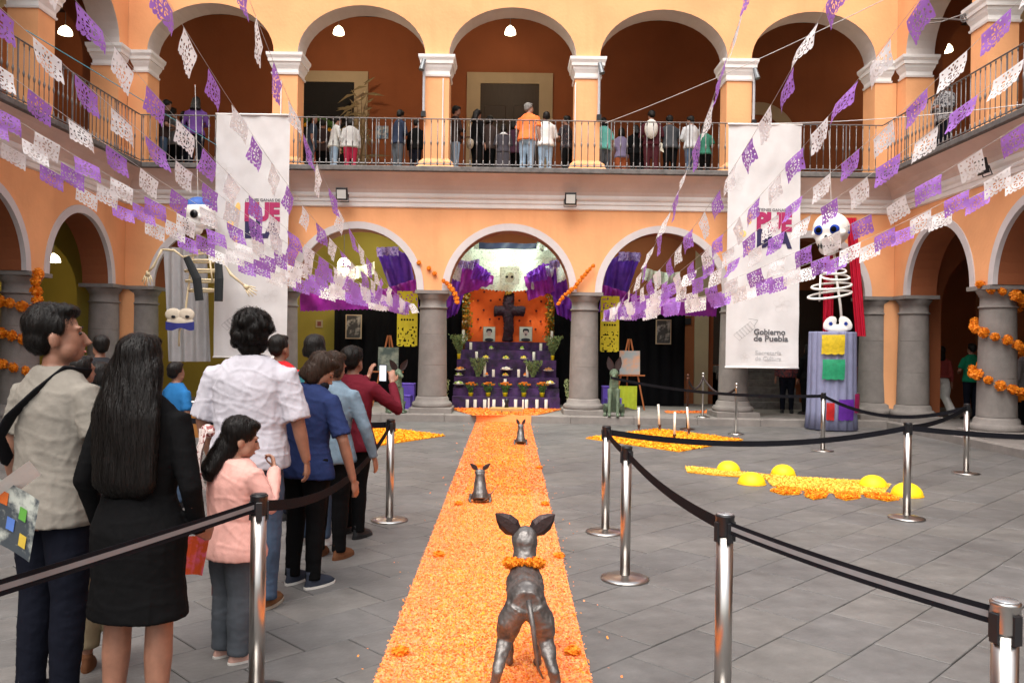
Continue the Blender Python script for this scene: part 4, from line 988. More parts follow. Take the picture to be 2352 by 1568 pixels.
def petals(name, poly, n, z, label, cat, bed, wts, size=.022, edge=.03, group=None, near=False, pets=None):
    xs = [p[0] for p in poly]; ys = [p[1] for p in poly]
    loc = (sum(xs) / len(xs), sum(ys) / len(ys), z)
    t = thing(name, loc, label, cat, group)
    b = MB(); m = len(poly)
    b.add([(x, y, z + .002) for x, y in poly] + [(x, y, z + .012) for x, y in poly], [tuple(range(m, 2 * m))] + [(i, (i + 1) % m, m + (i + 1) % m, m + i) for i in range(m)])
    wpart('petal_bed', b, bed, t)
    q = MB(); R = random.Random(len(label))
    x0, x1, y0, y1 = min(xs) - edge, max(xs) + edge, min(ys) - edge, max(ys) + edge
    k = 0; tries = 0
    while k < n and tries < n * 6:
        tries += 1
        x = R.uniform(x0, x1)
        y = (y0 + (y1 - y0) * R.random() ** 1.8) if near else R.uniform(y0, y1)
        if near and k % 90 == 0: x += R.gauss(0, .12)
        elif not inside(poly, x + R.gauss(0, edge * .5), y + R.gauss(0, edge * .5)): continue
        k += 1; s = size * R.uniform(.6, 1.3); a = R.uniform(0, 2 * PI); tx, ty = R.gauss(0, .45), R.gauss(0, .45)
        if near and y > 9: s *= 1.6
        c, d = math.cos(a) * s, math.sin(a) * s; zz = z + .013 + R.random() * (.006 if near else .010)
        def P(u, v):
            X, Y = u * c - v * d, u * d + v * c
            return (x + X, y + Y, zz + tx * X + ty * Y + abs(u) * s * .25)
        g = noise.noise(Vector((x * 1.6, y * .9, 3))); ww = list(wts)
        if near:
            ex = min(abs(x - x0), abs(x1 - x)); ww[2] *= 2.6 if ex < .22 else .8; ww[3] *= .3 if ex < .22 else (1.4 + g * 2.5); ww[0] *= 1 - g
        q.cm = R.choices(range(4), [max(0.01, v) for v in ww])[0]
        q.add([P(-.5, -.3), P(.5, -.35), P(.6, .3), P(-.4, .35)], [(0, 1, 2, 3)])
    tag(wpart('loose_petals', q, pets or PET, t), kind='stuff'); return t
petals('petal_path', [(-.62, 1.2), (.42, 1.2), (.48, STEP - .13), (-.66, STEP - .13)], 140000, 0, 'long path of orange and pink petals leading to the altar', 'petal path', PBED, [3.0, 3, 3.0, 1.8], .0105, .012, near=True)
def PX(l): return [(lambda q: (q.x, q.y))(at(x, 1000, 3135 / (y - (791 + .0145 * (x - 1176))))) for x, y in l]
petals('petal_diamond', PX([(1345, 1007), (1510, 986), (1707, 1011), (1560, 1038)]), 9000, 0, 'yellow petal diamond with candles right of the path', 'petal carpet', YBED, [.9, 2, 0, 3], .035, .02, 'yellow petal diamonds', pets=PETY)
petals('petal_diamond', PX([(1023, 1001), (870, 1024), (660, 1012), (850, 980)]), 9000, 0, 'yellow petal diamond left of the path, half hidden by the queue', 'petal carpet', YBED, [.9, 2, 0, 3], .035, .02, 'yellow petal diamonds', pets=PETY)
G = lambda x, y: (lambda q: (q.x, q.y))(at(x, 1000, 2850 / (y - (791 + .0145 * (x - 1176)))))
petals('petal_mat', [G(1032, 939), G(1085, 954.5), G(1232, 954.5), G(1290, 941)], 8000, .156, 'fan of orange petals on the step before the altar', 'petal carpet', PBED, [3, 3, .5, 2], .03, .02)
single('petal_edge', MB().box(-.66, .50, STEP - .135, STEP - .118, 0.0, .165), PBED, (-.1, STEP - .12, 0), 'orange petals spilling down the stone step before the altar', 'petal carpet')
petals('petal_line', [G(1525, 946), G(1530, 949), G(1690, 949), G(1690, 946)], 700, .156, 'thin line of orange petals on the step behind the candles', 'petal carpet', PBED, [4, 1, .2, .5], .035, .015)
# flowered alebrije lying on the paving: body, tail and leaf-shaped feet
body = [(1575, 1074), (1580, 1085), (1645, 1092), (1708, 1096), (1760, 1100), (1775, 1116), (1850, 1127), (1930, 1134), (2030, 1137), (2046, 1114), (1985, 1106), (1905, 1102), (1850, 1099), (1762, 1092), (1680, 1084), (1600, 1074)]
petals('petal_creature', PX(body), 16000, 0, 'long-tailed creature laid out in yellow petals between the domes', 'petal figure', YBED, [.25, 1, 0, 6], .018, .015, pets=PETC)
for i, pl in enumerate([[(1770, 1128), (1790, 1122), (1840, 1122), (1838, 1136), (1800, 1137)], [(1852, 1126), (1905, 1126), (1900, 1143), (1870, 1148), (1850, 1140)], [(1915, 1130), (1975, 1132), (1978, 1145), (1945, 1150), (1922, 1143)], [(1985, 1132), (2045, 1136), (2068, 1148), (2040, 1152), (1990, 1142)]]):
    petals('petal_patch', PX(pl), 1200, 0, ['first', 'second', 'third', 'last'][i] + ' orange petal foot of the creature, counted from its tail', 'petal figure', YBED, [4, 2, 0, 1], .02, .015, 'petal feet of the creature', pets=PETY)
def dome(px, by, r, label):
    Y = 3135 / (by - (791 + .0145 * (px - 1176))); p = at(px, 1000, Y)
    t = thing('yellow_dome', (p.x, Y, 0), label, 'dome', 'yellow half domes')
    f = MB(); n = 20
    f.lathe([(r, 0)] + [(r * math.cos(a), r * .86 * math.sin(a) + .004) for a in [k * PI / 2 / 9 for k in range(1, 9)]] + [(.012, r * .865)], n=32)
    part('dome_shell', f, mat('yellow_foam', (.86, .60, .008), .55, var=.06, bump=.25, bs=90), t, True)
    part('rim', MB().lathe([(r + .006, 0), (r + .007, .01), (r + .001, .014)], n=32, cap=False), mat('yellow_rim', (.80, .42, .01), .6), t, True)
dome(1674, 1081, .155, 'yellow dome furthest left, behind the creature tail'); dome(1728, 1111, .165, 'yellow dome in front of the creature tail')
dome(1800, 1090, .155, 'yellow dome behind the middle of the creature'); dome(2007, 1118, .165, 'yellow dome by the creature head'); dome(2085, 1138, .172, 'yellow dome behind the right stanchion')

# marigold heads
def marigold_mesh(seed, r=1.0, m=None):
    R = random.Random(seed); q = MB()
    for k in range(70):
        z = 1 - 2 * (k + .5) / 70; a = k * 2.39996; rr = math.sqrt(1 - z * z)
        n = Vector((rr * math.cos(a), rr * math.sin(a), z)); u = n.orthogonal().normalized(); v = n.cross(u)
        ang = R.uniform(0, 6.28); u, v = u * math.cos(ang) + v * math.sin(ang), v * math.cos(ang) - u * math.sin(ang)
        s = .30 * R.uniform(.8, 1.2); o = n * (.72 + .1 * R.random())
        q.add([o - u * s * .5 - v * s * .4, o + u * s * .5 - v * s * .4, o + n * .28 + u * s * .7 + v * s * .5, o + n * .30 - u * s * .6 + v * s * .6], [(0, 1, 2, 3)])
    q.ell((0, 0, 0), (.78, .78, .78), 10, 6)
    me = q.mesh('marigold', m or M_mari[seed % 2 if seed > 3 else 0]); me.transform(Matrix.Scale(r, 4)); return me
MG = [marigold_mesh(k) for k in range(3)]; MGY = [marigold_mesh(10 + k, m=M_mari[1]) for k in range(2)]
for i, (px, py) in enumerate([(927, 1507), (1322, 1507), (1012, 1281), (1288, 1284), (1056, 1162), (1254, 1163), (1100, 1075), (1240, 1078)]):
    q = PX([(px, py)])[0]; o = link('marigold', MG[i % 3], None, (q[0], q[1], .03)); o.scale = (.045, .045, .026); o.rotation_euler = (0, 0, i)
    tag(o, ['nearest', 'second', 'third', 'furthest'][i // 2] + ' marigold head on the ' + ['left', 'right'][i % 2] + ' edge of the petal path', 'marigold', 'marigold heads along the petal path')
def garland(name, pts, r, label, step=None, meshes=MG, group=None):
    P = [Vector(p) for p in pts]; t = thing(name, P[0], label, 'garland', group)
    wpart('cord', MB().tube(P, .004, 5), mat('cord_green', (.05, .09, .03), .8), t)
    step = step or r * 1.7; acc = 0
    for i in range(len(P) - 1):
        L = (P[i + 1] - P[i]).length; s = acc
        while s < L:
            p = P[i].lerp(P[i + 1], s / L) + Vector((rnd.gauss(0, r * .12), rnd.gauss(0, r * .12), rnd.gauss(0, r * .12)))
            o = link('marigold', meshes[rnd.randrange(len(meshes))], t, p - P[0]); k = r * rnd.uniform(.85, 1.15)
            o.scale = (k, k, k * .8); o.rotation_euler = (rnd.uniform(0, 6), rnd.uniform(0, 6), 0); s += step
        acc = s - L
    return t
def helix(x, y, r, z0, z1, turns, ph, n=60):
    return [(x + (r + .05) * math.cos(ph + 2 * PI * turns * k / n), y + (r + .05) * math.sin(ph + 2 * PI * turns * k / n), z1 + (z0 - z1) * k / n) for k in range(n + 1)]
garland('marigold_garland', helix(8.6, 14.55, .33, .72, 2.8, 2.6, -2.9), .088, 'marigold garland wound round the near right column', .20)
garland('marigold_garland', helix(-8.6, 14.55, .33, .95, 2.35, 2.6, -2.9), .088, 'marigold garland wound round the near left column', .19)
a = at(85, 628, 14.1); garland('marigold_garland', [a + Vector((0, 0, 0)), a + Vector((-.03, 0, -.25)), a + Vector((.0, 0, -.5)), a + Vector((-.05, 0, -.75))], .09, 'marigold garland hanging from the near left capital')
Yg = YF - .12
garland('marigold_garland', [at(1018, 645, Yg), at(1032, 655, Yg), at(1044, 675, Yg), at(1050, 692, Yg), at(1040, 697, Yg)], .055, 'marigold garland on the left foot of the middle arch')
garland('marigold_garland', [at(1282, 697, Yg), at(1290, 685, Yg), at(1305, 672, Yg), at(1320, 660, Yg), at(1335, 640, Yg), at(1348, 624, Yg), at(1364, 610, Yg)], .05, 'marigold garland rising right of the middle arch')
for i, (x, y) in enumerate([(962, 603), (985, 616), (998, 628)]):
    p = at(x, y, YF - .05); o = link('marigold', MG[0], None, p); o.scale = (.05, .04, .05); tag(o, ['upper', 'middle', 'lower'][i] + ' small marigold on the wall left of the middle arch', 'marigold', 'marigolds pinned to the wall')

# ------------------------------------------------------------ dog statues
M_dog = mat('cast_metal', (.15, .14, .135), .5, .8, var=.35, vs=9, bump=.55, bs=22)
M_dogd = mat('dark_cast_metal', (.05, .035, .035), .45, .7, bump=.4)
def ear(side, base, h, w, spread, parent, rake=.0):
    q = MB(); b = Vector(base); u = Vector((side * math.sin(spread), -rake, math.cos(spread))); v = Vector((math.cos(spread) * side, 0, -math.sin(spread)))
    L = []
    for k, (f, wd) in enumerate([(0, .6), (.25, 1.0), (.55, .95), (.8, .55), (1.0, .05)]):
        c = b + u * h * f; r = []
        for j in range(6):
            a = 2 * PI * j / 6; r.append(c + v * math.cos(a) * w * wd * .5 + Vector((0, 1, 0)) * math.sin(a) * .010 * (1 - f * .5) + Vector((0, .02, 0)) * (math.cos(a) ** 2))
        L.append(r)
    q.rings(L); part('ear', q, M_dogd, parent)
def dog_standing(loc, rz, label):
    t = thing('dog_statue', loc, label, 'statue', 'metal dog statues on the petal path', rz); q = MB()
    # trunk: rump at y=0, chest at y=.38
    q.tube([(0, -.02, .43), (0, .04, .435), (0, .14, .43), (0, .26, .42), (0, .36, .43), (0, .42, .45)], [.068, .092, .082, .094, .098, .07], 16)
    q.tube([(0, .30, .36), (0, .36, .38), (0, .4, .42)], [.05, .07, .06], 14)
    q.tube([(0, .37, .46), (0, .41, .51), (0, .43, .56), (0, .44, .60)], [.082, .066, .060, .060], 14)
    q.ell((0, .45, .62), (.070, .072, .076), 14, 10); q.ell((0, .45, .575), (.060, .062, .07), 14, 10)
    q.tube([(0, .49, .61), (0, .56, .59), (0, .62, .575)], [.045, .030, .020], 12)
    for s in (-1, 1):
        q.tube([(s * .035, .02, .42), (s * .078, .035, .33), (s * .095, .055, .24), (s * .130, -.045, .13), (s * .150, -.02, .03)], [.060, .062, .042, .026, .024], 12)
        q.ell((s * .152, .01, .018), (.024, .042, .018)); q.tube([(s * .04, .35, .40), (s * .065, .35, .28), (s * .07, .34, .18), (s * .072, .355, .03)], [.045, .032, .022, .019], 12)
        q.ell((s * .073, .375, .018), (.023, .036, .018)); q.ell((s * .05, .34, .42), (.03, .05, .06))
    fuse('body', q, M_dog, .006, t, 4, lambda c, n: .006 * noise.noise(c * 20) + .003 * noise.noise(c * 55))
    q = MB(); q.tube([(.01, -.06, .46), (.015, -.10, .44), (.03, -.125, .36), (.042, -.12, .26), (.055, -.10, .17), (.08, -.09, .12)], [.014, .013, .012, .010, .007, .004], 10); part('tail', q, M_dog, t, True)
    for s in (-1, 1): ear(s, (s * .040, .44, .662), .150, .100, .88, t, .0)
    P = [(.085 * math.cos(a), .40 + .085 * math.sin(a), .515 - .028 * math.sin(a)) for a in [k * 2 * PI / 14 for k in range(14)]]
    c = thing('flower_collar', Vector(loc) + Vector((0, .40, .51)), 'collar of small marigolds round the neck of the nearest dog statue', 'flower collar')
    for i, p in enumerate(P):
        o = link('marigold', MG[i % 3], c, Vector(p) - Vector((0, .40, .51))); k = .026 * rnd.uniform(.8, 1.2); o.scale = (k, k, k)
    return t
def dog_sitting(loc, rz, sc, label, m, tail=True, spread=.75, wd=1.0):
    t = thing('dog_statue', loc, label, 'statue', 'metal dog statues on the petal path', rz); q = MB(); K = sc
    V = lambda x, y, z: Vector((x * wd, y, z)) * K
    q.tube([V(0, -.02, .07), V(0, .01, .16), V(0, .06, .27), V(0, .10, .37)], [.085 * K * wd, .082 * K * wd, .066 * K * wd, .055 * K * wd], 14)
    q.tube([V(0, .10, .36), V(0, .11, .45), V(0, .12, .50)], [.062 * K * wd, .052 * K * wd, .05 * K * wd], 12)
    q.ell(V(0, .125, .53), (.058 * K * wd, .06 * K, .06 * K), 12, 9); q.tube([V(0, .17, .52), V(0, .24, .50), V(0, .28, .49)], [.038 * K, .026 * K, .018 * K], 10)
    for s in (-1, 1):
        q.tube([V(s * .05, .0, .09), V(s * .10, .08, .12), V(s * .11, .02, .04)], [.062 * K, .05 * K, .03 * K], 10); q.tube([V(s * .10, -.02, .02), V(s * .11, .14, .018)], [.024 * K, .022 * K], 8)
        q.tube([V(s * .045, .12, .34), V(s * .05, .16, .18), V(s * .05, .17, .02)], [.035 * K, .022 * K, .02 * K], 10); q.ell(V(s * .05, .19, .015), (.022 * K, .035 * K, .016 * K))
    fuse('body', q, m, .008 * K ** .5, t, 4, lambda c, n: .003 * noise.noise(c * 24))
    if tail: part('tail', MB().tube([V(.0, -.09, .04), V(.06, -.14, .10), V(.12, -.15, .22), V(.17, -.14, .34)], [.012 * K, .010 * K, .008 * K, .003 * K], 8), m, t, True)
    for s in (-1, 1): ear(s, V(s * .032, .12, .575), .17 * K, .085 * K, spread, t)
dog_standing((.10, 3.86, .012), 0, 'nearest dog statue with a marigold collar, standing and seen from behind')
q = PX([(1105, 1157)])[0]; dog_sitting((q[0], q[1], .01), .1, .58, 'middle dog statue sitting on the petal path with its tail raised', M_dog, True, .85, 1.7)
q = PX([(1196, 1023)])[0]; dog_sitting((q[0], q[1], .01), 0, .58, 'furthest dog statue sitting on the petal path near the step', M_dog, False, .45, 1.6)
M_jade = mat('green_patina', (.05, .075, .05), .6, col2=(.17, .23, .15), vs=7, thr=(.3, .7), bump=.5)
p = at(1410, 955, 17.72); dog_sitting((p.x, 17.75, .156), PI - .15, 1.72, 'tall green seated dog statue with big ears, right of the middle arch', M_jade, False, .25)
p = at(905, 955, 17.72); dog_sitting((p.x, 17.75, .156), PI + .5, 1.6, 'tall green seated dog statue left of the middle arch, behind the phone', M_jade, True, .6)

# ------------------------------------------------------------ candles on the right diamond
for i, (bx, by, tx, ty) in enumerate([(1467, 991, 1467, 935), (1515, 991, 1512, 928), (1549, 1015, 1550, 946), (1582, 1000, 1578, 934)]):
    q = PX([(bx, by)])[0]; Y = q[1]; base = Vector((q[0], Y, .012)); top = at(tx, ty, Y)
    t = thing('candlestick', base, ['leftmost tall white candle on the right petal diamond', 'second tall white candle from the left on the right petal diamond', 'tall white candle nearest the belt on the right petal diamond', 'rightmost tall white candle on the right petal diamond'][i], 'candle', 'tall candles on the right petal diamond')
    d = top - base
    part('candle_holder', MB().lathe([(.05, 0), (.052, .012), (.02, .03), (.022, .09), (.032, .11), (.03, .13)], n=16), M_bronze, t, True)
    part('candle', MB().tube([d * .18, d], .020, 12), M_wax, t, True); part('wick', MB().tube([d, d * 1.02], .002, 4), M_black, t)
# ------------------------------------------------------------ banners
def banner(x0, x1, y0, y1, Y, label, seed):
    a, b = at(x0, y0, Y), at(x1, y1, Y); W, H = b.x - a.x, a.z - b.z
    t = thing('banner', (a.x, Y, b.z), label, 'banner', 'white hanging banners')
    def surf(u, v):
        wv = .010 * math.sin(u * 11 + seed) * (1 - .3 * v) + .012 * math.sin(u * 5 + v * 4 + seed) + .02 * noise.noise(Vector((u * 3, v * 7, seed))) + .012 * noise.noise(Vector((u * 9, v * 16, seed)))
        return (u * W, wv, (1 - v) * H)
    q = MB(); q.grid(lambda u, v: surf(u, v), 30, 80)
    part('cloth', q, mat('banner_cloth', (.66, .64, .645), .6, var=.03, bump=.1, bs=18, trans=.1), t, True)
    part('top_rod', MB().tube([(-.02, .0, H), (W + .02, 0, H)], .022, 8), M_white, t, True); part('bottom_rod', MB().tube([(-.01, 0, .0), (W + .01, 0, .0)], .018, 8), M_white, t, True)
    def fx(px): return (px - 1673) / 160 * W
    def fz(py): return H - (py - 285) / 560 * H
    def put(nm, body, px, py, size, m, bold=0, wfit=None):
        q = text_mb(body, size, (0, 0, 0), bold=bold)
        if wfit:
            xs = [v[0] for v in q.v]; k = wfit / (max(xs) - min(xs)); q.v = [(v[0] * k, v[1], v[2]) for v in q.v]
        X, Z = fx(px), fz(py); q.v = [(x + X, y + surf(min(1, max(0, (x + X) / W)), 1 - (z + Z) / H)[1] - .006, z + Z) for x, y, z in q.v]
        part(nm, q, m, t)
    mg, nv, gy, lg = mat('print_maroon', (.36, .02, .10), .7, bump=0), mat('print_navy', (.022, .016, .07), .7, bump=0), mat('print_grey', (.10, .10, .11), .7, bump=0), mat('print_pale_grey', (.48, .47, .48), .7, bump=0)
    put('lettering', '\u00bfTIENES GANAS DE', 1737, 485, .085, gy, .001, .73)
    put('lettering', 'PUE', 1736, 528, .50, mg, .030, .74); put('lettering', 'BLA', 1737, 567, .50, nv, .030, .74)
    put('lettering', 'Gobierno', 1734, 769, .165, gy, .005, .66); put('lettering', 'de Puebla', 1734, 784, .165, gy, .005, .72)
    put('lettering', 'Secretar\u00eda', 1738, 815, .12, lg, .001, .54); put('lettering', 'de Cultura', 1738, 828, .12, lg, .001, .54)
    yl = mat('print_yellow', (.85, .52, .16), .7, bump=0)
    def flat(q): q.v = [(x, y + surf(min(1, max(0, x / W)), 1 - z / H)[1] - .005, z) for x, y, z in q.v]; return q
    for (px, py, rx, rz, rt) in [(1721, 502, .055, .13, -.1), (1706, 538, .08, .07, .6), (1718, 575, .05, .10, .2)]:
        q = MB(); n = 18; q.add([(fx(px) + rx * math.cos(k * 2 * PI / n) * math.cos(rt) - rz * math.sin(k * 2 * PI / n) * math.sin(rt), 0, fz(py) + rx * math.cos(k * 2 * PI / n) * math.sin(rt) + rz * math.sin(k * 2 * PI / n) * math.cos(rt)) for k in range(n)], [tuple(range(n))]); part('print_petal', flat(q), yl, t)
    # line drawings: state emblem and flowers
    q = MB()
    def ln(pts, w=.004):
        for (xa, za), (xb, zb) in zip(pts, pts[1:]):
            d = Vector((xb - xa, 0, zb - za)); L = d.length; n = Vector((-d.z, 0, d.x)) / max(L, 1e-4) * w
            q.add([Vector((xa, 0, za)) - n, Vector((xb, 0, zb)) - n, Vector((xb, 0, zb)) + n, Vector((xa, 0, za)) + n], [(0, 1, 2, 3)])
    ex, ez = fx(1690), fz(777)
    for k in range(6):
        o = k * .055; ln([(ex + .0 + o, ez + .05 + o * .8), (ex + .12 + o, ez - .06 + o * .8), (ex + .17 + o, ez + .0 + o * .8), (ex + .06 + o, ez + .12 + o * .8), (ex + o, ez + .05 + o * .8)], .0022)
    ln([(ex + .3, ez + .40), (ex + .5, ez + .37), (ex + .42, ez + .24)]); part('print_emblem', flat(q), mat('print_mid_grey', (.25, .25, .26), .7, bump=0), t)
    for (cx0, cz0, R0) in [(fx(1795), fz(700), .20), (fx(1790), fz(595), .18), (fx(1690), fz(420), .22), (fx(1715), fz(820) - .02, .11)]:
        q = MB()
        for k in range(5):
            a = PI / 2 + k * 2 * PI / 5; ln([(cx0 + R0 * .9 * math.cos(a) * (.5 - .5 * math.cos(s)) + R0 * .3 * math.sin(s) * math.sin(a), cz0 + R0 * .9 * math.sin(a) * (.5 - .5 * math.cos(s)) - R0 * .3 * math.sin(s) * math.cos(a)) for s in [j * 2 * PI / 14 for j in range(15)]], .0028)
        part('print_flower', flat(q), mat('print_faint', (.60, .57, .56), .7, bump=0), t)
banner(1674, 1833, 285, 845, 17.2, 'tall white banner hanging from the balcony on the right', 1.3)
banner(498, 658, 262, 822, 17.2, 'tall white banner hanging from the balcony on the left behind the puppet', 4.1)

# ------------------------------------------------------------ strings of cut paper flags
FW, FH = .335, .255
def cut(u, v, var):
    """is this spot of the sheet cut away? u,v in 0..1, v from the string down"""
    x, y = (u - .5) * FW, (v - .46) * FH * 1.0
    r, a = math.hypot(x, y), math.atan2(y, x)
    if .020 < r < .068:
        k = (a / (PI / 4)) % 1.0
        if abs(k - .5) < .26 * math.sin(min(1, (r - .015) / .055) * PI) + .02: return True
    for (cx, cy) in [(.13, -.075), (-.13, -.075), (.135, .06), (-.135, .06), (.09, .085), (-.09, .085), (.145, 0), (-.145, 0), (.0, -.092), (0.05, -.09), (-.05, -.09)]:
        if math.hypot(x - cx, y - cy) < .0105: return True
    if abs(r - .098) < .007 and y > -.02 and (a * 5) % 1 < .6: return True
    lobe = .965 - .075 * (1 - abs(math.sin(u * PI * 5.5 + .35 * var)))
    return v > lobe
FCACHE = {}
def flag_mesh(col, var, slope):
    key = (col, var, round(slope * 8))
    if key in FCACHE: return FCACHE[key]
    sl = key[2] / 8; nu, nv = 34, 26; q = MB(); idx = {}; r = random.Random(var + 5 * (col == 'w'))
    ph, am = r.uniform(0, 6), r.uniform(.008, .022); curl = r.uniform(-.04, .05)
    def vid(i, j):
        if (i, j) not in idx:
            u, v = i / nu, j / nv
            idx[(i, j)] = len(q.v); q.v.append((u * FW, am * math.sin(u * 5 + ph) * (.1 + v * 1.2) + curl * v * v + .006 * math.sin(v * 7 + ph), -v * FH + u * FW * sl))
        return idx[(i, j)]
    for i in range(nu):
        for j in range(nv):
            if j > 0 and cut((i + .5) / nu, (j + .5) / nv, var): continue
            q.f.append((vid(i, j), vid(i + 1, j), vid(i + 1, j + 1), vid(i, j + 1))); q.m.append(0)
    FCACHE[key] = q.mesh('flag', M_paperw if col == 'w' else M_paperp, True); return FCACHE[key]
def bunting(A, YA, p1, Y1, mid, col0, label, spacing=.53, ext=7.0, x0=0.0):
    PA, P = at(A[0], A[1], YA), at(p1[0], p1[1], Y1)
    best = min((abs(at(1176, 784, 1).x * 0 + (lambda q: 1176 + 1900 * q.x / q.y - 8)(P.lerp(PA, k / 400)) - mid[0]), k / 400) for k in range(20, 390))[1]
    M = P.lerp(PA, best); zt = at(mid[0], mid[1], M.y).z; sag = (M.z - zt) / (4 * best * (1 - best)); sag = max(-.05, min(1.2, sag))
    Lh = math.hypot(PA.x - P.x, PA.y - P.y); D = Vector((PA.x - P.x, PA.y - P.y, 0)) / Lh
    def pt(s):
        t = s / Lh; z = P.z + (PA.z - P.z) * t - 4 * sag * t * (1 - t) if t > 0 else P.z + ((PA.z - P.z) - 4 * sag) * t
        q = Vector((P.x, P.y, 0)) + D * s; return Vector((q.x, q.y, z))
    t = thing('flag_string', PA, label, 'paper flags', 'strings of white and purple cut paper flags')
    lo = -ext
    while lo < 0 and (abs(pt(lo).x) > 8.2 or pt(lo).z > 9.5): lo += .1
    wpart('string', MB().tube([pt(lo + (Lh - lo) * k / 40) for k in range(41)], .0028, 4), M_cord, t)
    k = -int(-lo / spacing) if lo < 0 else 0; seq = 'wp' if col0 == 'w' else 'pw'
    right = D.x < 0
    while k * spacing < Lh - .2:
        s = k * spacing + .02; a = pt(s); b = pt(s + FW); slope = (b.z - a.z) / FW
        if abs(slope) < 1.6:
            o = link('flag', flag_mesh(seq[k % 2], (k * 7 + int(P.x * 10)) % 4, slope), t, a - PA + Vector((0, 0, -.004)))
            o.rotation_euler = (rnd.gauss(0, .16), 0, math.atan2(D.y, D.x) + rnd.gauss(0, .05))
        k += 1
LA, RA = (944, 697), (1392, 712)
lefts = [((585, 32), 8.8, (747, 428), 'w', 'nearest to the middle'), ((418, 56), 8.0, (650, 418), 'w', 'second from the middle'), ((258, 102), 8.4, (562, 441), 'w', 'third from the middle'),
         ((167, 167), 8.4, (464, 422), 'p', 'fourth from the middle'), ((60, 200), 9.6, (392, 434), 'p', 'fifth from the middle'), ((76, 299), 11.2, (401, 489), 'w', 'sixth from the middle'),
         ((46, 315), 12.0, (367, 498), 'w', 'seventh from the middle'), ((0, 323), 12.9, (338, 506), 'w', 'outermost and lowest')]
for p1, Y1, mid, c, w in lefts: bunting(LA, 17.3, p1, Y1, mid, c, 'string of white and purple paper flags on the left, ' + w)
rights = [((1671, 130), 8.4, (1587, 348), 'p', 'nearest to the middle'), ((1880, 46), 8.0, (1724, 309), 'w', 'second from the middle'), ((2047, 84), 8.2, (1847, 327), 'w', 'third from the middle'),
          ((2226, 112), 9.2, (1907, 394), 'w', 'fourth from the middle'), ((2251, 214), 8.8, (1991, 402), 'p', 'fifth from the middle'), ((2260, 339), 9.8, (2003, 487), 'w', 'sixth from the middle'),
          ((2325, 380), 11.2, (2131, 480), 'w', 'seventh from the middle'), ((2279, 429), 12.6, (2100, 515), 'p', 'outermost and lowest')]
for p1, Y1, mid, c, w in rights: bunting(RA, 17.3, p1, Y1, mid, c, 'string of white and purple paper flags on the right, ' + w)
for a, b, lb in [((1390, 283), (2050, -10), 'bare cord from the railing up to the right'), ((1740, 283), (2352, 240), 'bare cord above the right banner')]:
    A3, B3 = at(a[0], a[1], 17.3), at(b[0], b[1], 11.5); single('cord', MB().tube([A3.lerp(B3, k / 10) - Vector((0, 0, .3 * k / 10 * (1 - k / 10))) for k in range(11)], .006, 5), M_cord, A3, lb, 'cord', 'bare cords across the courtyard')
A3, B3 = at(60, 70, 9), at(500, 335, 17.3); single('cord', MB().tube([A3.lerp(B3, k / 10) for k in range(11)], .006, 5), mat('blue_cord', (.05, .35, .45), .6), A3, 'thin blue cord across the upper left of the courtyard', 'cord', 'bare cords across the courtyard')
# ------------------------------------------------------------ altar in the middle arch
def PZ(x, y, Y): return at(x, y, Y)
al = thing('altar', (0.02, 20.2, .15), 'purple stepped altar in the middle arch', 'altar')
# steps: (photo y of top edge, half width in px, front depth)
xc = at(1163, 860, 20).x
tops = [(912, 124, 19.40), (892, 122, 19.68), (866, 120, 19.96), (826, 114, 20.24), (804, 107, 20.52), (785, 96, 20.80)]
SZ = []
zprev = .15
for i, (y, hw, Y) in enumerate(tops):
    z = at(1163, y, Y).z; w2 = hw * Y / 1900; SZ.append((z, Y, w2))
    q = MB(); n = 26
    Y1 = tops[i + 1][2] if i < 5 else 21.25
    def surf(u, v, Y=Y, z=z, zp=zprev, w2=w2, i=i):
        x = xc - w2 + 2 * w2 * u; return (x, Y + .018 * math.sin(u * 60 + i) * (1 - v) - .02 * (1 - v), zp + (z - zp) * v)
    q.grid(surf, 60, 3); q.box(xc - w2, xc + w2, Y + .012, Y1 + .02, .15, z); wpart('step', q, M_altar, al, False); zprev = z
bd0, bd1 = at(1074, 783, 21.2), at(1262, 640, 21.2)
# arched orange backdrop
q = MB(); W2 = (bd1.x - bd0.x) / 2; bx = (bd0.x + bd1.x) / 2; zs = at(1163, 668, 21.2).z; n = 24
prof = [(-W2, SZ[-1][0])] + [(-W2 * math.cos(PI * k / n), zs + (bd1.z - zs) * math.sin(PI * k / n)) for k in range(n + 1)] + [(W2, SZ[-1][0])]
m = len(prof); q.add([(bx + x, 21.2, z) for x, z in prof] + [(bx + x, 21.3, z) for x, z in prof], [tuple(range(m)), tuple(reversed(range(m, 2 * m)))] + [(i, (i + 1) % m, m + (i + 1) % m, m + i) for i in range(m)])
wpart('backdrop', q, mat('orange_backdrop', (.95, .14, .02), .8, var=.12, vs=3, bump=.2, bs=12), al)
q = MB()
for (x, y) in [(1112, 670), (1140, 668), (1098, 690), (1127, 690), (1148, 688), (1111, 712), (1098, 733), (1125, 733), (1146, 732), (1207, 670), (1232, 672), (1193, 690), (1216, 688), (1243, 692), (1232, 714), (1193, 736), (1218, 737), (1242, 738), (1104, 752), (1230, 756)]:
    p = at(x, y, 21.16); q.ell(p, (.028, .012, .028), 8, 6)
tag(wpart('backdrop_flowers', q, mat('dark_flowers', (.16, .01, .01), .8), al), kind='stuff')
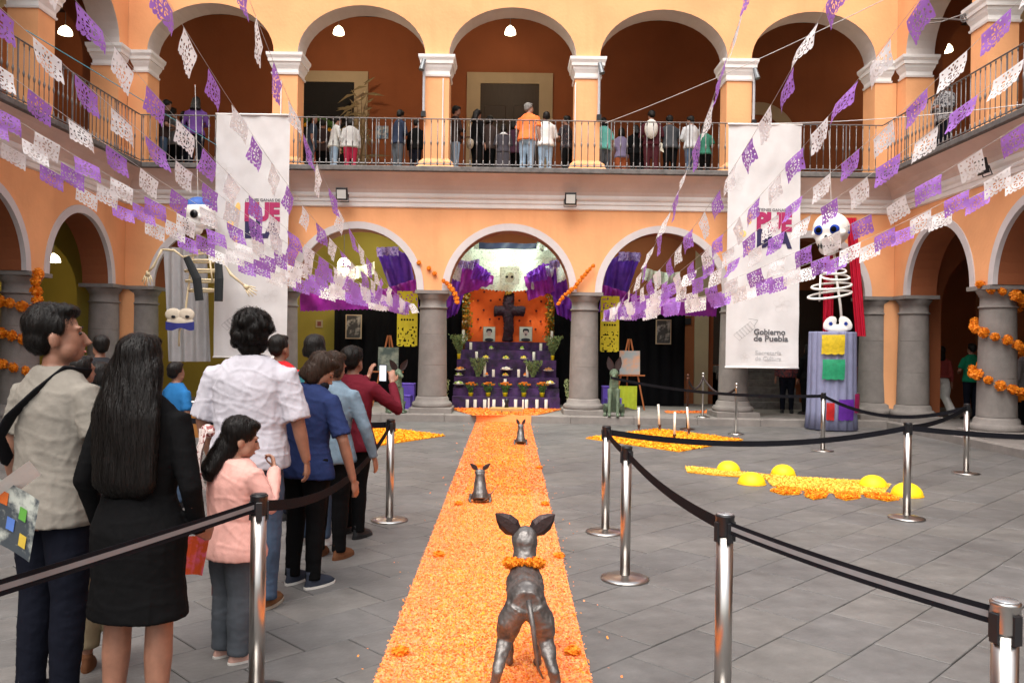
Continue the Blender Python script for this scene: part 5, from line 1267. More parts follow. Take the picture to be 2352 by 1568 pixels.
# garlanded frame: mass of small marigolds and leaves
R = random.Random(3); q = MB()
for k in range(2600):
    s = R.random()
    if s < .42: p = Vector((bx - W2 - .09 + R.gauss(0, .075), 21.1 + R.gauss(0, .03), R.uniform(SZ[-1][0], zs + .1)))
    elif s < .84: p = Vector((bx + W2 + .09 + R.gauss(0, .075), 21.1 + R.gauss(0, .03), R.uniform(SZ[-1][0], zs + .1)))
    else:
        a = PI * R.random(); p = Vector((bx - (W2 + .07) * math.cos(a), 21.1 + R.gauss(0, .03), zs + (bd1.z - zs + .07) * math.sin(a) + R.gauss(0, .04)))
    sz = R.uniform(.015, .035); u = Vector((R.gauss(0, 1), R.gauss(0, 1), R.gauss(0, 1))).normalized() * sz; v = u.orthogonal().normalized() * sz
    q.cm = R.choices([0, 1, 2, 3], [3, 5, 2, .5])[0]; q.add([p - u - v, p + u - v, p + u + v, p - u + v], [(0, 1, 2, 3)])
tag(wpart('flower_frame', q, [M_mari[0], mat('ochre_flower', (.35, .18, .02), .8), M_green, M_wax], al), kind='stuff')
# flower-covered cross
q = MB(); c0 = at(1167, 785, 21.0); 
def cyl(a, b, r):
    q.tube([a.lerp(b, k / 8) + Vector((R.gauss(0, .012), 0, R.gauss(0, .01))) for k in range(9)], [r * R.uniform(.88, 1.12) for k in range(9)], 12)
cyl(at(1167, 785, 21.0), at(1169, 672, 21.0), .13); cyl(at(1135, 714, 21.0), at(1205, 714, 21.0), .125)
cr = fuse('cross', q, mat('purple_flowers', (.022, .006, .016), .8, var=.6, vs=20, bump=.8, bs=60), .02, None, 2, lambda c, n: .02 * noise.noise(c * 24), loc=(0, 0, 0))
cr.data.transform(Matrix.Translation(-c0)); cr.location = c0; tag(cr, 'tall cross covered in dark purple flowers before the orange backdrop', 'cross')
q = MB()
for k in range(40):
    p = at(R.uniform(1162, 1174), R.uniform(655, 675), 20.85); q.ell(p, (.03, .03, .03), 6, 4)
single('flower_bunch', q, mat('ochre_flower', (.35, .18, .02), .8), at(1168, 660, 20.9), 'bunch of ochre flowers on top of the cross', 'flowers')
# portraits
def portrait(px0, px1, py0, py1, Y, label, beard):
    a, b = at(px0, py1, Y), at(px1, py0, Y); w, h = b.x - a.x, b.z - a.z
    t = thing('portrait', (a.x + w / 2, Y, a.z), label, 'portrait', 'framed portraits on the altar')
    part('frame', MB().bbox(-w / 2, w / 2, -h, 0, 0, .03, .01, Matrix.Rotation(PI / 2, 4, 'X') @ Matrix.Rotation(PI, 4, 'X') @ Matrix.Translation((0, 0, -.015))), M_beige, t)
    pic = part('picture', MB().box(-w / 2 + .015, w / 2 - .015, -.03, -.022, .015, h - .015), mat('photo_paper', (.55, .62, .58), .5), t)
    q = MB(); q.ell((0, -.034, h * .56), (w * .17, .004, h * .19)); part('face', q, mat('print_face', (.55, .5, .5), .6), pic)
    q = MB(); q.ell((0, -.037, h * .79), (w * .22, .004, h * .08)); q.ell((-w * .18, -.036, h * .70), (w * .05, .004, h * .09)); q.ell((w * .18, -.036, h * .70), (w * .05, .004, h * .09))
    q.ell((0, -.036, h * .12), (w * .36, .004, h * .11)); 
    for s in (-1, 1): q.ell((s * w * .07, -.0385, h * .60), (w * .03, .002, h * .012))
    if beard: q.ell((0, -.0385, h * .51), (w * .09, .002, h * .02)); q.ell((0, -.0385, h * .44), (w * .07, .002, h * .035))
    part('hair_and_coat', q, mat('print_black', (.015, .015, .03), .6), pic)
portrait(1109, 1138, 750, 784, 20.95, 'small framed black and white portrait left of the cross', False)
portrait(1192, 1223, 750, 784, 20.95, 'small framed portrait of a bearded man right of the cross', True)

def step_at(y):   # depth for something standing at photo line y on the altar
    for (z, Y, w2) in SZ:
        if True: pass
def candle(px, ytop, ybase, Y, r, label, grp):
    a, b = at(px, ybase, Y), at(px, ytop, Y)
    t = thing('candle', a, label, 'candle', grp); hh = b.z - a.z
    part('wax', MB().lathe([(r * .96, 0), (r, .005), (r, hh - .005), (r * .9, hh)], n=14), M_wax, t, True); part('wick', MB().tube([(0, 0, hh), (0, 0, hh + .02)], .003, 4), M_black, t)
nm = ['first', 'second', 'third', 'fourth', 'fifth', 'sixth', 'seventh', 'eighth', 'ninth', 'tenth', 'eleventh']
for i, px in enumerate([1073, 1091, 1113, 1134, 1157, 1184, 1209, 1233, 1254]):
    candle(px, 917, 939, 19.3, .038, nm[i] + ' short thick white candle from the left at the foot of the altar', 'thick candles at the foot of the altar')
candle(1122, 914, 945, 18.9, .02, 'slim white candle left of the middle before the altar', 'slim candles before the altar'); candle(1201, 917, 946, 18.9, .02, 'slim white candle right of the middle before the altar', 'slim candles before the altar')
for i, (px, a, b, Y) in enumerate([(1081, 786, 804, 20.7), (1242, 788, 806, 20.7), (1094, 807, 826, 20.4), (1226, 808, 827, 20.4), (1113, 832, 866, 20.1), (1211, 833, 866, 20.1), (1133, 848, 866, 20.05), (1191, 848, 866, 20.05), (1160, 870, 892, 19.8), (1064, 757, 785, 20.9), (1267, 760, 785, 20.9)]):
    candle(px, a, b, Y, .035, 'white pillar candle on the ' + ['fifth', 'fifth', 'fourth', 'fourth', 'third', 'third', 'third', 'third', 'second', 'top', 'top'][i] + ' step of the altar, ' + ['left', 'right', 'left', 'right', 'outer left', 'outer right', 'inner left', 'inner right', 'middle', 'far left', 'far right'][i], 'white candles on the altar steps')
def bushy(px, ytop, ypot, ybase, Y, pr, label, flowers, pot=M_ypot, leafm=None, cat='potted flowers', grp='marigold pots on the altar', wide=.15, n=170):
    a, b, c = at(px, ybase, Y), at(px, ypot, Y), at(px, ytop, Y); t = thing('potted_flowers', a, label, cat, grp)
    hp, ht = b.z - a.z, c.z - a.z
    part('pot', MB().lathe([(pr * .8, 0), (pr, hp * .95), (pr * 1.05, hp), (pr * .9, hp * .98)], n=14), pot, t, True)
    R2 = random.Random(int(px)); q = MB()
    for k in range(n):
        f = R2.random(); r0 = pr * .5 + wide * f; an = R2.uniform(0, 6.28); p = Vector((r0 * math.cos(an) * R2.random() ** .5, r0 * math.sin(an) * .6, hp + (ht - hp) * f * (.85 if flowers else 1)))
        s = R2.uniform(.02, .045); u = Vector((R2.gauss(0, .5), R2.gauss(0, .5), 1)).normalized() * s; v = u.cross(Vector((R2.gauss(0, 1), R2.gauss(0, 1), .1))).normalized() * s * .35
        q.add([p - u, p + v, p + u, p - v], [(0, 1, 2, 3)])
    tag(part('leaves', q, leafm or M_green, t), kind='stuff')
    if flowers:
        for k in range(9):
            an = k * 2.4; o = link('flower', MG[k % 3], t, (wide * .9 * math.cos(an) * (k / 9) ** .5 * 1.1, wide * .5 * math.sin(an), ht - .02 - .02 * (k % 3))); o.scale = (.034, .034, .022)
for i, px in enumerate([1081, 1121, 1160, 1203, 1245]):
    bushy(px, 877, 901, 911, 19.62, .062, ['leftmost pot of marigolds on the lowest altar step', 'second pot of marigolds from the left on the altar', 'middle pot of marigolds on the altar', 'fourth pot of marigolds from the left on the altar', 'rightmost pot of marigolds on the lowest altar step'][i], True)
for i, (px, a, b, c, Y) in enumerate([(1054, 768, 812, 826, 20.35), (1269, 772, 816, 829, 20.35), (1098, 822, 866, 873, 20.0), (1224, 828, 866, 875, 20.0)]):
    bushy(px, a, b, c, Y, .045, ['tall feathery greens in a yellow vase at the left end of the altar', 'tall feathery greens in a yellow vase at the right end of the altar', 'bunch of pale greens on the left of the altar steps', 'bunch of pale greens on the right of the altar steps'][i], False, M_ypot if i < 2 else M_altar, mat('feathery_green', (.16, .22, .08), .7, var=.4, vs=30), 'vase of greens', 'bunches of greens on the altar', .24, 620)
for i, (px, Y) in enumerate([(1021, 18.7), (1305, 18.9)]):
    bushy(px, 872, 925, 940, Y, .05, ['white leafy stems in a vase beside the left column', 'white leafy stems in a vase beside the right column'][i], False, M_wax, M_pale, 'vase of greens', 'white stems beside the altar', .10, 220)
# dishes of bread and fruit
def dish(px, py, Y, w, cols, label):
    a = at(px, py, Y); t = thing('dish', a, label, 'dish', 'dishes of food on the altar')
    part('plate', MB().lathe([(w * .5, 0), (w, .02), (w * 1.02, .028), (w * .9, .024)], n=18), M_wax, t, True); R2 = random.Random(int(px * 3))
    for k in range(7):
        an = k * .9; part('food', MB().ell((w * .55 * math.cos(an) * (k > 0), w * .55 * math.sin(an) * (k > 0), .045 + .02 * (k == 0)), (w * .3, w * .3, .03), 10, 6), cols[k % len(cols)], t, True)
br, gr, yl, oj = mat('bread', (.38, .17, .05), .8), mat('lime_fruit', (.25, .38, .04), .5), mat('banana_fruit', (.70, .55, .06), .5), mat('orange_fruit', (.85, .24, .01), .5)
for i, (px, py, Y, w, cols, lb) in enumerate([(1128, 802, 20.6, .06, [gr], 'green limes left of the cross'), (1199, 803, 20.6, .06, [gr], 'green limes right of the cross'), (1116, 824, 20.3, .1, [yl], 'yellow fruit left on the fourth step'), (1203, 825, 20.3, .1, [yl], 'yellow fruit right on the fourth step'),
        (1162, 825, 20.3, .10, [yl, gr], 'bananas in the middle of the fourth step'), (1057, 850, 20.05, .13, [br, oj], 'round bread at the left end of the steps'), (1260, 852, 20.05, .13, [br], 'round bread at the right end of the steps'), (1054, 863, 20.05, .1, [gr, M_wax], 'pale sweets at the left end'),
        (1161, 864, 20.05, .09, [yl, oj], 'pyramid of small yellow fruit in the middle'), (1118, 863, 20.0, .045, [oj], 'single orange left of the middle'), (1206, 864, 20.0, .045, [oj], 'single orange right of the middle'), (1054, 883, 19.78, .14, [gr, M_wax], 'tamales on the second step at the left'), (1264, 882, 19.78, .12, [yl, M_wax], 'corn and bread on the second step at the right'), (1163, 850, 20.1, .15, [M_wax], 'white crescent breads under the cross')]):
    dish(px, py, Y, w, cols, 'dish of ' + lb)
# low offering box on the petals
p = at(1163, 953, 18.3); t = thing('offering_box', (p.x, 18.3, .16), 'low wooden trough with a small dark figure before the altar', 'box')
part('trough', MB().bbox(-.36, .36, -.12, .12, 0, .10, .02), cloth('straw', (.40, .26, .10)), t); part('figure', MB().loft([(0, 0, .10, .05, .04), (0, 0, .18, .035, .03), (0, 0, .26, .06, .05), (0, 0, .30, .02, .02)], 12), M_black, t, True)
for s in (-1, 1): part('leg', MB().box(s * .1 - .015, s * .1 + .015, -.45, -.12, -.0, .03), cloth('dark_leg', (.12, .05, .02)), t)

# ------------------------------------------------------------ canopy of large paper sheets
def sheetrow(x0, y0, x1, y1, sag, Y, hpx, n, m, label, border=None, Y1=None, grp='large paper sheets hung over the altar', name='paper_canopy'):
    Y1 = Y1 or Y; A, B = at(x0, y0, Y), at(x1, y1, Y1); t = thing(name, A, label, 'paper canopy', grp); hz = hpx * Y / 1900; sg = sag * Y / 1900
    for k in range(n):
        def f(u, v, k=k):
            s = (k + u) / n; p = A.lerp(B, s); z = p.z - 4 * sg * s * (1 - s) - hz * v + (.03 * abs(math.sin(u * PI * 4)) if v > .95 else 0)
            return Vector((p.x, p.y + .06 * math.sin(s * 23 + v * 2) + .10 * v * math.sin(s * 9), z))
        q = MB(); q.grid(f, 12, 8); wpart('sheet', q, m, t, True)
    return t
M_pw = mat('thin_white_paper', (.82, .88, .78), .6, col2=(.50, .56, .48), vs=26, thr=(.52, .62), trans=.4); M_pskull = mat('pierced_paper', (.60, .66, .60), .6, col2=(.12, .14, .14), vs=16, thr=(.52, .60), trans=.4)
sheetrow(1040, 556, 1300, 560, 0, 20.8, 28, 7, mat('night_blue_paper', (.02, .025, .06), .6), 'dark blue sheets at the very top of the middle arch')
sheetrow(1045, 548, 1100, 546, 0, 20.2, 26, 1, M_pskull, 'grey pierced sheet at the upper left of the middle arch'); sheetrow(1233, 550, 1290, 553, 0, 20.2, 26, 1, M_pskull, 'grey pierced sheet at the upper right of the middle arch')
for i, (a, b, sg, Y, hp) in enumerate([(572, 572, 0, 20.6, 60), (580, 580, 22, 20.2, 52), (588, 590, 34, 19.8, 48)]):
    sheetrow(1028, a, 1312, b, sg, Y, hp, 9, M_pw, ['back', 'middle', 'front'][i] + ' row of white paper sheets over the altar')
def tissue(pts, Y, m, label, amp=.08, Y1=None):
    """crumpled hanging cloth: quad patch between four photo corners"""
    c = [at(x, y, (Y1 or Y) if i in (2, 3) else Y) for i, (x, y) in enumerate(pts)]
    def f(u, v):
        p = c[0].lerp(c[1], u).lerp(c[3].lerp(c[2], u), v); s = noise.noise(Vector((u * 5, v * 2.0, Y + pts[0][0]))) * amp + .04 * math.sin(u * 24 + 3 * v)
        return Vector((p.x, p.y + s, p.z + .04 * noise.noise(Vector((u * 8, v * 8, 1)))))
    return single('tissue_drape', MB().grid(f, 36, 18), m, c[0], label, 'drape', 'purple tissue drapes in the arches', True)
tissue([(1020, 590), (1100, 608), (1085, 655), (1022, 712)], 19.9, M_purple, 'violet tissue drape at the left side of the middle arch'); tissue([(1062, 612), (1134, 634), (1132, 652), (1052, 680)], 19.7, M_magenta, 'magenta tissue swag left of the altar cross')
tissue([(1238, 608), (1315, 598), (1316, 716), (1255, 668)], 19.9, M_purple, 'violet tissue drape at the right side of the middle arch'); tissue([(1203, 634), (1262, 618), (1275, 668), (1213, 690)], 19.7, M_magenta, 'magenta tissue swag right of the altar cross')
for i, (x, y) in enumerate([(1052, 596), (1077, 600), (1240, 612), (1262, 600)]):
    sheetrow(x, y, x + 24, y + (-6 if i % 2 else 4), 0, 19.6, 20, 1, mat('lilac_pierced', (.40, .30, .60), .6, col2=(.12, .05, .3), vs=20, thr=(.5, .6), trans=.4), ['lilac pierced sheet far left over the altar', 'lilac pierced sheet left over the altar', 'lilac pierced sheet right over the altar', 'lilac pierced sheet far right over the altar'][i])
tissue([(1018, 640), (1075, 650), (1050, 720), (1018, 735)], 20.2, M_purple, 'dark violet tissue low at the left side of the middle arch'); tissue([(1262, 650), (1318, 640), (1318, 738), (1280, 722)], 20.2, M_purple, 'dark violet tissue low at the right side of the middle arch')
tissue([(1090, 600), (1128, 628), (1120, 645), (1080, 640)], 19.5, M_purple, 'small violet tissue fold left over the altar'); tissue([(1208, 628), (1250, 604), (1258, 642), (1215, 648)], 19.5, M_purple, 'small violet tissue fold right over the altar')
# skull cut from white paper over the cross
p = at(1170, 640, 19.3); t = thing('paper_skull', p, 'white paper skull hanging over the top of the cross', 'paper skull')
q = MB(); q.grid(lambda u, v: Vector(((u - .5) * .46, .03 * math.sin(u * 6), .28 - .44 * v + (.03 if int(u * 3.99) % 2 and v > .9 else 0))), 12, 8); part('paper', q, M_pw, t, True)
q = MB(); q.ell((-.06, -.04, .04), (.035, .01, .03)); q.ell((.06, -.04, .04), (.035, .01, .03)); part('eye_hole', q, M_black, t, True)
q = MB(); q.ell((0, -.035, .03), (.11, .008, .13)); part('face', q, M_pw, t, True)
# side bays
for sg, w in ((-1, 'left'), (1, 'right')):
    X = (lambda x: x) if sg < 0 else (lambda x: 2336 - x)
    dy = 0 if sg < 0 else 12
    tissue([(X(862), 572 + dy), (X(940), 580 + dy), (X(962), 705 + dy), (X(905), 690 + dy)], 19.6, mat('deep_violet', (.12, .04, .42), .6, var=.3, vs=5, trans=.3), 'deep violet tissue mass in the %s side arch' % w, .12)
    sheetrow(X(955), 640 + dy, X(880), 664 + dy, 0, 19.3, 52, 3, M_magenta, 'magenta paper sheets in the %s side arch' % w, name='purple_sheet_row')
    sheetrow(X(905), 666 + dy, X(690), 672 + dy, 0, 19.5, 44, 6, M_magenta, 'long row of fringed magenta sheets across the %s side arch' % w, name='purple_sheet_row')
    sheetrow(X(860), 600 + dy, X(775), 612 + dy, 6, 20.5, 30, 3, M_pw, 'pale sheets behind the flags in the %s side arch' % w)
    sheetrow(X(915), 566 + dy, X(866), 568 + dy, 0, 19.4, 22, 1, mat('lilac_pierced', (.4, .3, .6)), 'lilac pierced sheet at the top of the %s side arch' % w)
    # black panels and art
    a, b = at(X(765), 940, 20.9), at(X(1062), 668, 20.9); q = MB(); xa, xb = sorted((a.x, b.x)); q.grid(lambda u, v: Vector((xa + (xb - xa) * u, 20.9 + .02 * math.sin(u * 70), .15 + 2.75 * v)), 90, 2)
    single('black_curtain', q, M_blackcloth, ((xa + xb) / 2, 20.9, .15), 'black cloth backdrop between the %s side arch and the altar' % w, 'curtain', 'black cloth backdrops', True)
    # yellow cut paper banner beside the column
    a = at(X(913), 668 + dy, 18.9); b = at(X(958), 800 + dy, 18.9); q = MB(); xa, xb = sorted((a.x, b.x)); nx, nz = 22, 60
    for i in range(nx):
        for j in range(nz):
            u, v = (i + .5) / nx, (j + .5) / nz
            if v > .975 - .03 * (1 - abs(math.sin(u * PI * 3))): continue
            nn = noise.noise(Vector((u * 9, v * 26, sg))); 
            if nn > .28 and not (.38 < v < .62) and 0 < i < nx - 1: continue
            if .48 < v < .52 and (i % 3) and 3 < i < nx - 3: continue
            x1, x2 = xa + (xb - xa) * i / nx, xa + (xb - xa) * (i + 1) / nx; z1, z2 = a.z - (a.z - b.z) * j / nz, a.z - (a.z - b.z) * (j + 1) / nz
            q.add([(x1, 18.9, z1), (x2, 18.9, z1), (x2, 18.9, z2), (x1, 18.9, z2)], [(0, 1, 2, 3)])
    single('yellow_paper_banner', q, M_ygold, (xa, 18.9, b.z), 'yellow cut paper banner hanging %s of the middle bay' % w, 'paper banner', 'yellow cut paper banners')
    # framed picture
    a, b = at(X(794), 722 + dy, 20.7), at(X(830), 778 + dy, 20.7); xa, xb = sorted((a.x, b.x)); t = thing('framed_picture', ((xa + xb) / 2, 20.7, b.z), 'framed dark picture on the black cloth in the %s side arch' % w, 'picture', 'framed pictures on the black cloth'); w2, hh = (xb - xa) / 2, a.z - b.z
    part('frame', MB().box(-w2, w2, 0, .03, 0, hh), M_beige, t); part('print', MB().box(-w2 + .025, w2 - .025, -.006, -.002, .025, hh - .025), mat('dark_print', (.03, .03, .028), .4, col2=(.30, .29, .26), vs=5, thr=(.5, .62)), t)
    # easel with a canvas
    ex = at(X(892), 900, 19.6).x; t = thing('easel', (ex, 19.6, .15), 'wooden easel in the %s side arch' % w, 'easel', 'wooden easels'); zt = at(X(892), 770 + dy * .7, 19.6).z - .15
    for s in (-1, 1): part('leg', MB().tube([(0 + s * .03, 0, zt), (s * .36, -.1, 0)], .02, 6), M_wood, t)
    part('leg', MB().tube([(0, .02, zt), (0, .45, 0)], .018, 6), M_wood, t); part('ledge', MB().box(-.36, .36, -.12, -.04, .80, .83), M_wood, t)
    c = thing('canvas', (ex, 19.5, .985), 'small painting standing on the %s easel' % w, 'painting', 'paintings on the easels')
    part('panel', MB().box(-.24, .24, -.02, .0, .0, .56, Matrix.Rotation(-.08, 4, 'X')), mat('painting_' + w, (.32, .38, .40) if sg > 0 else (.06, .09, .08), .6, col2=(.62, .35, .22) if sg > 0 else (.25, .28, .22), vs=3.2, thr=(.42, .58)), c)
    # purple crates at the foot of the altar sides
    cp = at(X(1000), 945, 19.2)
    for k in range(2):
        q = MB(); q.bbox(-.17, .17, -.17, .17, 0, .30, .01); xk = at(X(927 if k == 0 else 936), 900, 19.0 + .3 * k).x
        t = thing('purple_crate', (xk, 19.0 + .3 * k, .15 + .0 * k), ('front' if k == 0 else 'back') + ' purple box beside the column in the %s side arch' % w, 'box', 'purple boxes')
        part('box_shell', MB().bbox(-.17, .17, -.15, .15, 0, .28 + .26 * k, .01), mat('violet_card', (.10, .055, .36), .7), t); part('lid', MB().bbox(-.18, .18, -.16, .16, .285 + .26 * k, .31 + .26 * k, .01), mat('violet_card', (.1, .05, .3)), t)
q = MB(); a = at(1440, 886, 19.45); q.grid(lambda u, v: Vector((a.x - .22 + .46 * u, 19.45 + .02 * math.sin(u * 14), a.z - .52 * v + .03 * math.sin(u * 5) * v)), 20, 8)
single('lime_cloth', q, mat('lime_cloth', (.42, .50, .03), .7, var=.2, vs=4, bump=.3, bs=12), a, 'lime green cloth hanging below the right easel', 'cloth')
q = MB(); q.bbox(-.07, .07, -.015, .015, 0, .11, .01); o = thing('wall_sign', at(733, 752, 21.97), 'small square sign on the olive wall', 'sign'); part('plate', MB().box(-.09, .09, 0, .02, 0, .2), M_beige, o); part('pictogram', MB().box(-.05, .05, -.004, -.002, .04, .16), mat('sign_red', (.2, .05, .04)), o)
o = thing('wall_plaque', at(1574, 745, 21.97), 'beige notice with a black plaque under it on the brown wall', 'sign'); part('notice', MB().box(-.15, .15, 0, .02, .22, .45), M_beige, o); part('plaque', MB().box(-.15, .15, 0, .03, .0, .17), M_black, o)
xa = at(1595, 800, 21.95).x; single('pale_pilaster', MB().box(xa, xa + .36, 21.9, 21.99, .15, 4.6), M_beige, (xa, 21.95, .15), 'pale door jamb on the brown wall left of the right banner', 'door jamb')
xa = at(1240 + 2, 1, 21.9).x
# dark stair recess under the right banner
q = MB(); a, b = at(1640, 930, 21.8), at(1800, 930, 21.8)
st = thing('staircase', ((a.x + b.x) / 2, 21.2, .15), 'dark stone steps behind the right banner', 'stairs')
for k in range(6): wpart('stair_step', MB().bbox(a.x, b.x, 20.4 + k * .25, 21.98, .15, .15 + .17 * (k + 1), .01), M_edge, st)
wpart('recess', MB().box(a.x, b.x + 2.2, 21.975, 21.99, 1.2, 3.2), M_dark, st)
# notices on the upper wall
o = thing('wall_notice', at(877, 310, 21.97), 'two blue and white notices on the upper gallery wall', 'sign')
for s in (-1, 1): part('sheet', MB().box(s * .09 - .08, s * .09 + .08, 0, .01, -.1, .24), mat('notice_paper', (.45, .5, .55), .5, col2=(.1, .2, .35), vs=9), o)
# dry maize stalks by the left upper door and a leafy flower arch in it
p = at(822, 385, 21.7); t = thing('maize_stalks', (p.x, 21.7, ZG), 'dry maize stalks standing beside the left upper door', 'dried plant'); R2 = random.Random(9)
for k in range(6):
    x0, zt2 = R2.uniform(-.15, .15), R2.uniform(2.2, 3.1); part('stalk', MB().tube([(x0, 0, 0), (x0 + R2.gauss(0, .08), 0, zt2 * .5), (x0 + R2.gauss(0, .2), .0, zt2)], [.02, .016, .006], 6), mat('dry_stalk', (.16, .11, .06), .9), t)
q = MB()
for k in range(60):
    x0, z0 = R2.gauss(0, .15), R2.uniform(.8, 3.1); d = Vector((R2.gauss(0, .3), R2.gauss(0, .1), R2.uniform(-.3, .2))); q.add([(x0, 0, z0), (x0 + d.x * .5, -.03, z0 + .05 + d.z * .3), (x0 + d.x, -.03, z0 + d.z), (x0 + d.x * .5, -.03, z0 - .03 + d.z * .3)], [(0, 1, 2, 3)])
tag(part('dry_leaves', q, mat('dry_leaf', (.20, .15, .08), .9), t), kind='stuff')
c0 = at(722, 290, 21.85); t = thing('flower_arch', (c0.x, 21.85, ZG), 'leafy arch with small flowers and an orange cross inside the left upper door', 'flower arch'); q = MB()
for k in range(900):
    a = PI * R2.random(); r0 = .82 + R2.gauss(0, .07); p = Vector((r0 * math.cos(a), R2.gauss(0, .03), 1.3 + .9 * math.sin(a) + R2.gauss(0, .03))); s = R2.uniform(.02, .05); u = Vector((R2.gauss(0, 1), 0, R2.gauss(0, 1))).normalized() * s; v = Vector((-u.z, 0, u.x)) * .5
    q.add([p - u, p + v, p + u, p - v], [(0, 1, 2, 3)])
tag(part('foliage', q, M_green, t), kind='stuff')
for k in range(8):
    a = .25 + k * .33; o = link('flower', MGY[k % 2], t, (.68 * math.cos(a), -.06, 1.3 + .75 * math.sin(a))); o.scale = (.05, .03, .05)
part('cross', MB().box(-.05, .05, -.05, 0, 1.0, 1.85).box(-.22, .22, -.05, -.001, 1.5, 1.58), mat('orange_paint', (.7, .12, .02)), t)

# ------------------------------------------------------------ skeleton puppets
M_bone = mat('cream_bone', (.72, .60, .38), .6, var=.08, bump=.15); M_bonew = mat('white_bone', (.78, .76, .72), .6, var=.05, bump=.15); M_blue = mat('paint_blue', (.02, .05, .30), .9, spec=.05); M_capb = mat('cap_blue', (.04, .12, .42), .6)
def skull(t, c, s, m, eyem, Mx):
    q = MB(); e = lambda p, r: q.ell(Vector(p) * s, [k * s for k in r], M=Mx, n=18, m=12)
    e((0, 0, .12), (.50, .55, .48)); e((0, -.22, -.18), (.36, .34, .30)); e((0, -.25, -.42), (.27, .26, .20)); e((.30, -.28, -.02), (.17, .16, .12)); e((-.30, -.28, -.02), (.17, .16, .12))
    fuse('skull', q, m, .035 * s, t, 3)
    for k in (-1, 1):
        q = MB(); q.ell(Vector((k * .20, -.47, .08)) * s, [.145 * s, .09 * s, .135 * s], M=Mx, n=16, m=8); sk2 = part('eye_socket', q, eyem, t, True)
        q = MB(); q.ell(Vector((k * .20, -.53, .08)) * s, [.085 * s, .05 * s, .08 * s], M=Mx); part('pupil', q, M_blackcloth, sk2, True)
    q = MB(); q.ell(Vector((0, -.545, -.14)) * s, [.05 * s, .04 * s, .08 * s], M=Mx); part('nose_hole', q, M_black, t, True)
    q = MB()
    for k in range(7): q.box(*(v * s for v in ((k - 3) * .065 - .012, (k - 3) * .065 + .012, -.56, -.50, -.43, -.30)), M=Mx)
    q.box(*(v * s for v in (-.24, .24, -.555, -.50, -.375, -.355)), M=Mx); part('teeth_lines', q, M_black, t)
Yp = 16.7
c = at(457, 497, Yp); t = thing('skeleton_puppet', (c.x, Yp, at(440, 800, Yp).z), 'hanging skeleton puppet with a blue cap, black sashes and spread arms on the left', 'puppet')
o0 = Vector(t.location)
def L(x, y, dy=0): return at(x, y, Yp + dy) - o0
Mx = Matrix.Translation(L(457, 499)) @ rot3(-.35, .1)
skull(t, None, .62, M_bonew, M_black, Mx)
part('cap', MB().ell(Vector((0, .02, .30)) * .62, [.44 * .62, .50 * .62, .36 * .62], M=Mx, n=18), M_capb, t, True)
part('spine', MB().tube([L(452, 535), L(448, 560), L(438, 620), L(430, 680), L(424, 730), L(412, 760), L(411, 795)], .022, 8), M_bone, t, True)
for k, (ya, w0) in enumerate([(578, 30), (600, 38), (622, 42), (645, 40), (667, 32)]):
    P = []
    for j in range(17):
        a = PI * (.05 + 1.9 * j / 16) - PI / 2; P.append(L(466 + w0 * math.sin(a), ya + 3 * math.cos(a), .16 * math.cos(a)))
    part('rib', MB().tube(P, .022, 8), M_bone, t, True)
part('sternum', MB().tube([L(482, 596, -.16), L(488, 650, -.16)], .018, 6), M_bone, t, True)
part('shoulder_bar', MB().tube([L(372, 573), L(400, 575), L(420, 590), L(470, 582), L(512, 600)], [.02, .026, .02, .02, .02], 8), M_bone, t, True)
for side, P, hd in (('left', [(372, 573), (352, 612), (340, 625)], [(340, 622), (-1, 26)]), ('right', [(512, 600), (530, 630), (560, 655)], [(560, 655), (30, 22)])):
    part('arm', MB().tube([L(*P[0]), Vector(L(*P[0])).lerp(L(*P[1]), .5), L(*P[1]), L(*P[2])], [.028, .018, .032, .02], 8), M_bone, t, True)
    hq = MB(); h0 = L(*hd[0]); dx, dy = hd[1]; mm = Vector((dx, 0, -dy)).normalized(); nn = Vector((mm.z, 0, -mm.x))
    hq.tube([h0, h0 + mm * .10], [.035, .055], 8, flat=.5, up=(0, 1, 0))
    for k in range(5):
        f = (k - 2) / 2; d2 = (mm + nn * f * .45).normalized(); b0 = h0 + mm * .09 + nn * f * .05; Lf = [.14, .2, .23, .2, .15][k]; hq.tube([b0, b0 + d2 * Lf * .5, b0 + d2 * Lf], [.014, .015, .010], 6)
    part('hand', hq, M_bone, t, True)
for (xa, ya, xb, yb, xc2, yc2) in [(428, 590, 452, 640, 458, 690), (502, 600, 503, 640, 502, 692)]:
    part('sash', MB().tube([L(xa, ya, -.2), L(xb, yb, -.24), L(xc2, yc2, -.22)], [.07, .09, .085], 8, flat=.25, up=(0, 1, 0)), mat('sash_black', (.015, .018, .02), .7), t)
q = MB()
for k in range(2): q.ell(L(398 + 30 * k, 722, -.08), (.17, .04, .13), n=18)
q.ell(L(413, 738, -.08), (.28, .035, .10), n=18); part('pelvis', q, mat('cream_board', (.66, .58, .46), .7), t, True)
q = MB(); q.grid(lambda u, v: L(380 + 66 * u, 738 + 18 * v + 4 * math.sin(u * PI) * (1 - v) + 3 * math.sin(u * 9) * v, -.13 - .01 * math.sin(u * PI)), 12, 4); part('blue_band', q, mat('band_blue', (.025, .03, .20), .7), t)
for x in (398, 430): part('hip_hole', MB().ell(L(x, 727, -.125), (.045, .012, .03)), M_black, t, True)
part('hanging_cord', MB().tube([L(448, 195, .3), L(455, 468)], .006, 5), M_cord, t)
